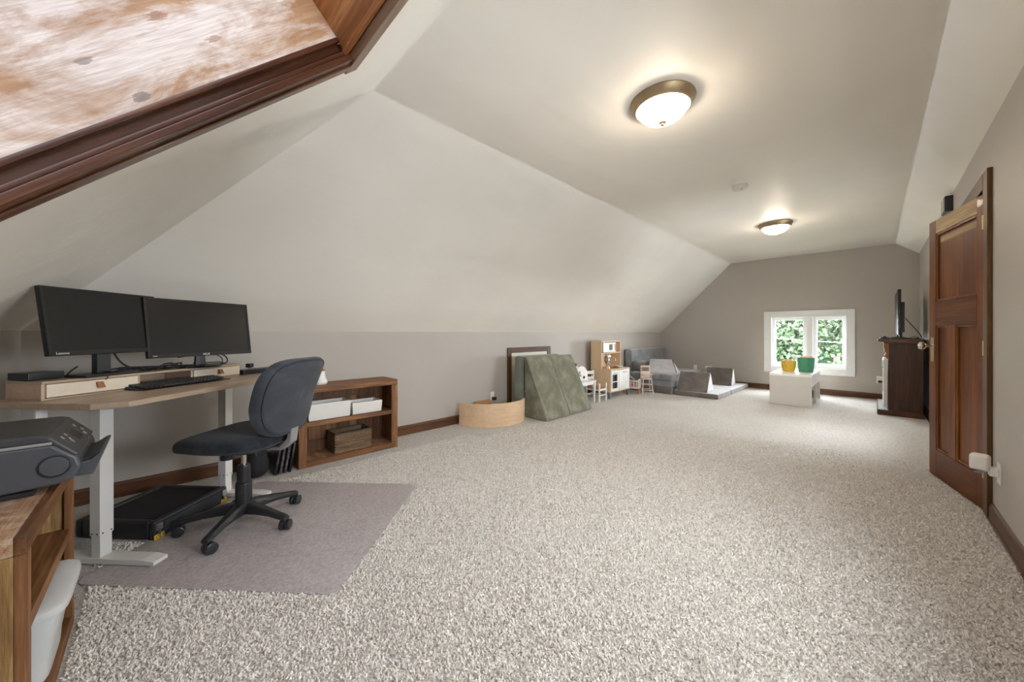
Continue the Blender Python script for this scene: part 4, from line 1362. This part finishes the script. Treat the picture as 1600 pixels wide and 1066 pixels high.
B().box(-.168, -.164, -.105, .025, .795, .91).ob('window_pane', 'glass', mo)
B().box(-.17, -.169, -.105, .025, .795, .91).ob('microwave_inside', 'grey_blue', mo)
B().cyl(.006, (-.15, .10, .79), (-.15, .10, .915), 10).ob('handle', 'greymetal', mo)
B().box(-.36, -.175, .135, .15, .76, .946).ob('hutch_divider', 'plywood_v', kt)
for y0, y1, gl in ((-.31, -.065, True), (-.055, .31, False)):
    d = B()
    if gl:
        for q in ((y0, y0 + .03, .125, .468), (y1 - .045, y1, .125, .468), (y0 + .03, y1 - .045, .125, .165), (y0 + .03, y1 - .045, .40, .468), (y0 + .03, y1 - .045, .27, .285)):
            d.box(-.004, .012, *q, .002)
    else:
        d.box(-.004, .012, y0, y1, .125, .468, .003)
    do = d.ob('cupboard_door', 'paint_white', kt)
    if gl:
        B().box(.001, .004, y0 + .025, y1 - .04, .16, .405).ob('door_pane', 'glass', do)
        B().box(-.06, -.05, y0, y1, .13, .45).ob('cupboard_back', 'grey_blue', kt)
    yc = (y0 + y1) / 2 + .01
    B().tube([(.012, yc - .06, .425), (.028, yc - .055, .425), (.028, yc + .055, .425), (.012, yc + .06, .425)], .006, 8, 0).ob('handle', 'greymetal', do)
for y in (-.305, .305):
    for x in (-.03, -.355):
        B().box(x - .02, x + .02, y - .016, y + .016, 0, .106, .003).ob('leg', 'blue', kt)
B().lathe([(0, 0), (.075, 0), (.078, .004), (0, .005)], 28, (-.16, .19, .490)).ob('hob', 'black', kt)
B().lathe([(0, .001), (.09, .001), (.095, .006), (.088, .006), (.08, .002), (0, .0015)], 28, (-.12, -.05, .490)).ob('sink_basin', 'silver', kt)
B().tube([(-.27, .02, .49), (-.27, .02, .60), (-.26, .03, .65), (-.22, .06, .672), (-.17, .10, .655), (-.155, .112, .615)], .011, 10).ob('faucet', 'greymetal', kt)
em = thing('toy_coffee_maker', 'shiny silver toy coffee maker on the play kitchen worktop', 'toy', (-3.24, 5.52, .490))
B().lathe([(.055, 0), (.058, .006), (.045, .03), (.030, .055), (.034, .075), (.046, .10), (.050, .13), (.030, .14), (.026, .16)], 20).ob('pot', 'chrome', em)
B().lathe([(.026, .16), (.044, .175), (.05, .21), (.04, .24), (.018, .25), (.014, .265), (0, .27)], 20).ob('lid', 'chrome', em)
B().tube([(0, -.045, .21), (0, -.085, .20), (0, -.088, .12), (0, -.05, .10)], .008, 8).ob('handle', 'black', em)
B().tube([(0, .04, .12), (.01, .075, .14), (.012, .09, .165)], lambda u: .012 - .006 * u, 8).ob('spout', 'chrome', em)
pn = thing('toy_pan', 'little pale toy pan on the play kitchen hob', 'toy', (-3.22, 5.87, .4955))
B().lathe([(0, 0), (.055, 0), (.066, .022), (.062, .022), (.052, .004), (0, .004)], 24).ob('body', 'cream_wood', pn)
B().box(-.008, .008, -.16, -.06, .012, .020, .003).ob('handle', 'black', pn)

# ------------------------------------------------------------------ doll cradle and high chair
dc = thing('doll_cradle', 'white wooden doll cradle with bedding between kitchen and high chair', 'toy', (-3.14, 6.21, 0), math.radians(10))
for sg in (-1, 1):
    b = B()
    b.prism([(-.085, .09), (.085, .09), (.095, .24), (.06, .265), (-.06, .265), (-.095, .24)], 0, sg * .13 - .006, sg * .13 + .006, .003)
    b.ob('end_board', 'cream_wood', dc)
    for y in (-.08, .08):
        B().prism([(y - .008, 0), (y + .008, 0), (y + .014, .10), (y - .014, .10)], 0, sg * .13 - .01, sg * .13 + .01, .003).ob('leg', 'honey', dc)
    y_ = sg * .083
    for z in (.105, .215):
        B().box(-.125, .125, y_ - .005, y_ + .005, z, z + .02, .002).ob('side_rail', 'cream_wood', dc)
    for k_ in range(5):
        x = -.10 + k_ * .05
        B().box(x - .006, x + .006, y_ - .004, y_ + .004, .12, .22, .001).ob('side_slat', 'cream_wood', dc)
B().box(-.124, .124, -.08, .08, .09, .102).ob('floor_board', 'cream_wood', dc)
db = B().cushion(.235, .15, .08, 4, 3, 40, 6, c=(0, 0, .145)).ob('doll_bedding', 'pink_cloth')
db.parent = None
db.location = (-3.14, 6.21, 0)
db.rotation_euler = (0, 0, math.radians(10))
tag(db, 'pink bedding stuffed inside the white doll cradle', 'bedding')
bl = B()
bp_ = [(-.16, .47), (-.13, .485), (.02, .34), (.14, .25), (.13, .235), (.01, .31), (-.13, .44)]
bl.prism(bp_, 0, -.07, .09, .006)
lv = bl.ob('doll_blanket', 'lavender')
lv.location = (-3.28, 6.25, 0)
lv.rotation_euler = (0, 0, math.radians(-50))
tag(lv, 'lavender cloth draped in a slant from kitchen side onto cradle', 'cloth')

hc = thing('doll_high_chair', 'pale pink wooden doll high chair in front of stacked grey cushions', 'toy', (-2.93, 6.33, 0), math.radians(40))
# local: faces -y ... +x wide
for sx in (-1, 1):
    for sy in (-1, 1):
        B().cyl(.0095, (sx * .095, sy * .10, 0), (sx * .07, sy * .065, .27), 10).ob('leg', 'pink_wood', hc)
    B().cyl(.006, (sx * .088, -.092, .07), (sx * .088, .092, .07), 8).ob('side_rung', 'pink_wood', hc)
    B().cyl(.006, (sx * .08, -.078, .17), (sx * .08, .078, .17), 8).ob('side_rung', 'pink_wood', hc)
    B().box(sx * .078 - .007, sx * .078 + .007, .055, .07, .27, .50, .003).ob('back_post', 'pink_wood', hc)
    B().box(sx * .083 - .008, sx * .083 + .008, -.08, .065, .345, .358, .003).ob('armrest', 'pink_wood', hc)
    B().box(sx * .07 - .006, sx * .07 + .006, -.07, -.058, .275, .345, .002).ob('arm_post', 'pink_wood', hc)
for sy in (-1, 1):
    B().cyl(.006, (-.088, sy * .092, .07), (.088, sy * .092, .07), 8).ob('front_rung', 'pink_wood', hc)
    B().cyl(.006, (-.08, sy * .08, .17), (.08, sy * .08, .17), 8).ob('front_rung', 'pink_wood', hc)
B().box(-.085, .085, -.075, .075, .262, .278, .004).ob('seat', 'pink_wood', hc)
B().box(-.085, .085, .053, .068, .475, .505, .004).ob('top_rail', 'pink_wood', hc)
B().box(-.08, .08, .055, .066, .375, .40, .003).ob('back_rail', 'pink_wood', hc)
for k_ in range(6):
    x = -.058 + k_ * .0232
    B().cyl(.0045, (x, .061, .39), (x, .061, .485), 8).ob('back_spindle', 'pink_wood', hc)
B().box(-.075, .075, .058, .064, .28, .375, .002).ob('back_panel', 'pink_wood', hc)
B().box(-.095, .095, -.135, -.055, .352, .362, .004).ob('tray', 'pink_wood', hc)

# ------------------------------------------------------------------ grey play couch pieces
def pad(nm, label, c, sx, sy, sz, mat, rot=None, group='grey foam play couch pieces', bev=.025):
    o = thing(nm, label, 'cushion', c, 0, group, rot=rot)
    B().box(-sx / 2, sx / 2, -sy / 2, sy / 2, 0, sz, bev, 4).ob('cover', mat, o, ang=60)
    for sg in (-1, 1):
        B().tube([(sx / 2 - .001, sg * (sy / 2 - .028), .03), (sx / 2 - .001, sg * (sy / 2 - .028), sz - .03)], .0025, 5, 0).ob('seam', 'grey_velvet', o)
    return o
pad('couch_cushion', 'tall grey cushion standing on edge along the knee wall corner', (-3.455, 7.55, .002), .14, 1.72, .775, 'grey_blue', (0, math.radians(-1.5), 0))
st_ = thing('folded_cushion', 'stack of three grey folded cushion layers behind the doll high chair', 'cushion', (-2.95, 6.98, 0), 0, 'grey foam play couch pieces')
for i in range(3):
    B().box(-.40, .40, -.46, .46, .003 + i * .117, .117 + i * .117, .022, 4).ob('layer', 'grey_blue' if i else 'grey_velvet', st_, ang=60)
sw = thing('wedge_cushion', 'pale grey wedge cushion sloping on top of the grey stack', 'cushion', (-2.84, 6.88, .354), math.radians(17), 'grey foam play couch pieces')
t = bmesh.new()
P8 = [(-.24, -.36, 0), (.25, -.33, 0), (.25, .30, 0), (-.30, .30, 0), (-.24, -.33, .03), (.24, -.30, .03), (.13, .22, .235), (-.27, .22, .235)]
vs = [t.verts.new(p) for p in P8]
for q in ((0, 3, 2, 1), (0, 1, 5, 4), (4, 5, 6, 7), (1, 2, 6, 5), (2, 3, 7, 6), (3, 0, 4, 7)):
    t.faces.new([vs[i] for i in q])
bmesh.ops.bevel(t, geom=t.edges[:], offset=.012, segments=3, affect='EDGES', profile=.5)
B().add(t).ob('cover', 'grey_pale', sw, ang=50)
B().tube([(.245, -.31, .03), (.135, .215, .232)], .006, 6, 0).ob('piping', 'black_soft', sw)
ar = thing('shaded_cushion', 'rounded cushion put in for a shaded wedge side, by the tall cushion', 'cushion', (-3.26, 6.86, .354), 0, 'grey foam play couch pieces')
B().cushion(.18, .50, .20, 4, 3, 40, 8, c=(0, 0, .10)).ob('cover', 'grey_velvet', ar)  # darker velvet stands in for the shaded side of a wedge
pad('couch_cushion', 'low grey cushion lying by the far wall behind the grey prisms', (-2.85, 7.95, .003), .60, .60, .32, 'grey_velvet')
fm = thing('folding_mat', 'cross seamed grey floor cushion under the prisms, window light painted on top', 'cushion', (-2.155, 7.47, 0), math.radians(-1), 'grey foam play couch pieces')
for a, c in ((-.92, -.19), (-.186, .93)):
    B().box(-.36, .36, a, c, .003, .085, .020, 4).ob('side_cover', 'grey_velvet', fm, ang=60)
    B().box(-.345, .352, a + .012, c - .012, .078, .0885, .004).ob('lit_top_cover', 'grey_white', fm, label='top cover paled by painted window light')  # pale sheet paints the window's reflection onto the mat
def prism_(label, cx, cy, L, dpt, h, rz):
    o = thing('foam_prism', label, 'cushion', (cx, cy, .0895), rz, 'grey triangular foam prisms')
    B().prism([(-dpt / 2, 0), (dpt / 2, 0), (.018, h), (-.018, h)], 0, -L / 2, L / 2, .012, 3).ob('cover', 'grey_velvet', o, ang=50)
    for sg in (-1, 1):
        a, c = sorted((sg * L / 2, sg * (L / 2 + .006)))
        B().prism([(-dpt / 2 + .015, .012), (dpt / 2 - .015, .012), (.012, h - .02), (-.012, h - .02)], 0, a, c, .002).ob('end_cover', 'grey_white', o, label='pale triangular end')
    return o
prism_('grey triangular foam prism standing nearer on the floor cushion', -2.235, 6.745, .49, .38, .325, math.radians(1))
prism_('grey triangular foam prism standing nearer the window wall', -2.17, 7.95, .46, .40, .325, math.radians(4))

# ------------------------------------------------------------------ white play table with tubs
pl = thing('play_table', 'white box shaped play table with open end below the window', 'table', (-.905, 7.36, .004), 0)
hx_, hy_, hz_ = .255, .555, .478
B().box(-hx_, hx_, -hy_, hy_, hz_ - .035, hz_, .003).ob('tabletop', 'white_plastic', pl)
B().box(-hx_, hx_, -hy_, -hy_ + .018, 0, hz_ - .035, .002).ob('front_panel', 'table_shaded', pl)
B().box(-hx_, hx_, hy_ - .018, hy_, 0, hz_ - .035, .002).ob('back_panel', 'cream_wood', pl)
B().box(-hx_, -hx_ + .018, -hy_ + .018, hy_ - .018, 0, hz_ - .035, .002).ob('side_panel', 'cream_wood', pl)
B().box(hx_ - .018, hx_, -hy_ + .018, hy_ - .018, .30, hz_ - .035, .002).ob('drawer_front', 'white_plastic', pl)
B().box(hx_ - .03, hx_, -.03, .03, 0, .30, .002).ob('upright', 'cream_wood', pl)
B().box(-hx_ + .018, hx_ - .018, -hy_ + .018, hy_ - .018, 0, .012).ob('floor_board', 'cream_wood', pl)
for i, (y, z, r, m_, lb) in enumerate(((-.36, .016, .075, 'yellow', 'yellow toy ball on the play table floor'), (-.20, .016, .09, 'black', 'black toy ball inside the play table'),
                                        (-.28, .15, .07, 'honey', 'tan toy ball on top of others inside play table'), (.2, .016, .09, 'black', 'black toy ball deeper inside the play table'))):
    p = pl.matrix_basis
    c = Matrix.Translation((-.905, 7.36, .004)) @ Vector((.13, y, z))
    o = thing('toy_ball', lb, 'toy', c)
    B().lathe([(r * math.sin(math.pi * k_ / 14), r - r * math.cos(math.pi * k_ / 14)) for k_ in range(15)], 24).ob('shell', m_, o)
    B().tube([(r * 1.003 * math.cos(a), r * 1.003 * math.sin(a), r) for a in [2 * math.pi * k_ / 24 for k_ in range(24)]], .003, 5, 0, True).ob('seam', 'dark', o)
def tub(label, x, y, r, h, mat, fill, z=.482):
    c = Matrix.Translation((-.905, 7.36, 0)) @ Vector((x, y, z))
    o = thing('toy_tub', label, 'tub', c, 0, 'toy tubs on the play table')
    n = 30
    t = bmesh.new()
    R = []
    for rr, zz in ((.84, 0), (.86, .01), (.93, h * .5), (1, h), (.93, h), (.80, .02)):
        R.append([t.verts.new(((rr * r + (.0035 if (i % 3 == 0 and zz > 0) else 0)) * math.cos(2 * math.pi * i / n), (rr * r + (.0035 if (i % 3 == 0 and zz > 0) else 0)) * math.sin(2 * math.pi * i / n), zz)) for i in range(n)])
    for a, b_ in zip(R, R[1:]):
        for i in range(n):
            t.faces.new((a[i], a[(i + 1) % n], b_[(i + 1) % n], b_[i]))
    t.faces.new(R[0][::-1])
    t.faces.new(R[-1])
    B().add(t).ob('body', mat, o)
    B().tube([(r * math.cos(a), r * math.sin(a), h) for a in [2 * math.pi * k_ / 24 for k_ in range(24)]], .006, 6, 0, True).ob('rim', mat, o)
    f = B()
    rr = random.Random(int(r * 1000))
    for k_ in range(16):
        a, q = rr.uniform(0, 6.28), r * .72 * math.sqrt(rr.random())
        f.box(-.025, .025, -.02, .02, 0, .03, .004, 1, Euler((rr.uniform(-.6, .6), rr.uniform(-.6, .6), rr.uniform(0, 3))).to_matrix())
        for v in list(f.bm.verts)[-24:]:
            v.co += Vector((q * math.cos(a), q * math.sin(a), h - .025 + rr.uniform(0, .02)))
    fo = f.ob('toy_blocks', fill, o)
    fo['kind'] = 'stuff'
M['tub_yellow'] = plain('yellow tub plastic', (.72, .48, .05), .4, var=.12, vs=30)
M['tub_green'] = plain('green tub plastic', (.08, .36, .22), .4, var=.12, vs=30)
M['block_cream'] = plain('pale blocks', (.78, .66, .42), .5, var=.25, vs=25)
tub('yellow ribbed toy tub on the white play table', -.085, -.06, .098, .165, 'tub_yellow', 'block_cream')
tub('taller green ribbed toy tub on the white play table', .132, -.03, .108, .225, 'tub_green', 'block_cream')

# ------------------------------------------------------------------ electric fireplace and television
fp = thing('electric_fireplace', 'dark brown wooden mantel fireplace against the door wall', 'fireplace', (.13, 6.94, 0))
# local: x 0 front face (faces -x) to .30, y 0..1.05 along the wall
FL = 1.05
for y in (0, FL - .02):
    B().box(0, .30, y, y + .02, .07, .965, .002).ob('side_panel', 'mantel', fp)
B().box(-.11, .305, -.012, FL + .012, 0, .07, .004).ob('plinth', 'mantel_h', fp)
B().box(-.10, .002, .0, FL, .07, .074, .001).ob('hearth_slab', 'greymetal', fp, label='pale grey hearth surface')
B().prism([(-.105, 1.02), (-.105, 1.0), (-.085, .985), (-.06, .985), (-.05, .965), (.305, .965), (.305, 1.02)], 1, -.03, FL + .03, .004).ob('mantel_shelf', 'mantel_h', fp)
for y in (.0, FL - .16):
    B().prism([(0, .965), (-.045, .965), (-.05, .93), (-.04, .87), (-.03, .84), (-.04, .80), (-.025, .76), (0, .74)], 1, y, y + .16, .003).ob('corbel', 'rustic_v', fp, label='carved reddish corbel')
    B().box(-.012, 0, y, y + .16, .074, .74, .002).ob('pilaster', 'mantel', fp)
B().box(-.005, .02, .16, FL - .16, .74, .965, .002).ob('frieze', 'mantel', fp)
ins = B()
for q in ((.16, .20, .10, .74), (FL - .20, FL - .16, .10, .74), (.20, FL - .20, .10, .22), (.20, FL - .20, .60, .74)):
    ins.box(-.05, .02, *q, .003)
io = ins.ob('firebox', 'steel_white', fp, label='silvery firebox insert')
for k_ in range(4):
    B().box(-.056, -.048, .20, FL - .20, .62 + k_ * .028, .636 + k_ * .028, .001).ob('louver', 'black', io)
B().box(-.03, -.026, .20, FL - .20, .22, .60).ob('glass_door', 'silver', io)
tv = thing('television', 'thin black television seen edge-on on the brown mantel', 'television', (.25, 7.06, 1.0205))
TL = .98
B().box(-.035, -.005, 0, TL, .055, .67, .004).ob('panel', 'black_gloss', tv)
B().box(-.0365, -.034, .012, TL - .012, .068, .658).ob('screen', 'screen', tv)
B().box(-.006, .03, .06, TL - .06, .09, .50, .008).ob('rear_housing', 'black', tv)
B().box(-.01, .02, TL / 2 - .06, TL / 2 + .06, .01, .12, .003).ob('stand_neck', 'black', tv)
for y in (.12, TL - .12):
    B().prism([(-.10, 0), (-.10, .008), (-.02, .03), (-.02, .06), (.01, .06), (.01, .03), (.10, .008), (.10, 0)], 1, y - .015, y + .015, .002).ob('stand_foot', 'black', tv)
mb = thing('media_player', 'small flat black box in front of the television on mantel', 'device', (.09, 7.06, 1.0205))
B().box(-.045, .045, -.05, .05, .002, .022, .003).ob('body', 'black', mb)
B().box(-.02, .02, -.03, .03, .022, .045, .006).ob('top_unit', 'black', mb)
cable('thin dark cord hanging behind the television down to the mantel', [(.285, 7.10, 1.30), (.33, 7.05, 1.22), (.40, 7.0, 1.10), (.425, 6.99, 1.03)], .005)
cable('grey coil of cords lying on the mantel behind the television', [(.30, 7.0, 1.028), (.35, 6.97, 1.05), (.40, 6.99, 1.04), (.36, 7.05, 1.03), (.31, 7.04, 1.028), (.36, 6.985, 1.028), (.415, 7.02, 1.028)], .004)

# ------------------------------------------------------------------ outdoors beyond the window
lw = B()
lw.poly([(-40, YF + .6, -5.2), (40, YF + .6, -5.2), (40, 60, -5.2), (-40, 60, -5.2)])
struct(lw.ob('ground', 'lawn'), 'lawn far below the gable window')
rs = np.random.RandomState(4)
def tree(label, x, y, zc, rx, rz_, n, mat):
    o = thing('tree', label, 'tree', (x, y, -5.2), 0, 'trees outside the window')
    B().tube([(0, 0, 0), (.08, .03, 3), (-.05, .06, zc + 5.2 - .3)], lambda u: .22 - .15 * u, 10, 4).ob('trunk', 'bark', o)
    d = rs.normal(size=(n, 3))
    d /= np.linalg.norm(d, axis=1)[:, None]
    r = rs.uniform(.25, 1, n) ** .5
    # clumps
    cl_ = rs.normal(size=(60, 3))
    cl_ /= np.linalg.norm(cl_, axis=1)[:, None]
    cl_ *= rs.uniform(.2, .95, 60)[:, None]
    k_ = rs.randint(0, 60, n)
    p = cl_[k_] + d * (r * .40)[:, None]
    p *= np.array([rx, rx, rz_])
    p[:, 2] += zc + 5.2
    s_ = rs.uniform(.06, .12, n)
    a = rs.normal(size=(n, 3))
    a /= np.linalg.norm(a, axis=1)[:, None]
    b2 = np.cross(a, rs.normal(size=(n, 3)))
    b2 /= np.linalg.norm(b2, axis=1)[:, None]
    a *= s_[:, None]
    b2 *= (s_ * .6)[:, None]
    v = np.stack([p - a, p + b2, p + a, p - b2], 1).reshape(-1, 3)
    me = bpy.data.meshes.new('foliage')
    me.from_pydata(v.tolist(), [], np.arange(4 * n).reshape(-1, 4).tolist())
    me.materials.append(M[mat])
    f = bpy.data.objects.new('foliage', me)
    COL.objects.link(f)
    f.parent = o
    f['kind'] = 'stuff'
tree('leafy green tree filling the left window pane', -2.9, 17.5, .2, 2.0, 2.3, 15000, 'leaf')
tree('leafy green tree seen in the right window pane', -.4, 19.5, .1, 2.0, 2.3, 15000, 'leaf')
tree('yellow green tree behind the two nearer trees', -1.6, 24, .5, 2.6, 2.7, 15000, 'leaf2')
tree('tall tree at the far side of the lawn, behind the yellow green one', -5.4, 27, .6, 3.2, 3.2, 15000, 'leaf')
cable('white overhead wire crossing outside the window', [(-7, 12, 1.27), (-1.88, 12, .953), (-.55, 12, .861), (6, 12, .45)], .0025, name='overhead_wire')
for o in bpy.data.objects:
    if o.name.startswith('overhead_wire'):
        o.data.materials[0] = M['white_trim']
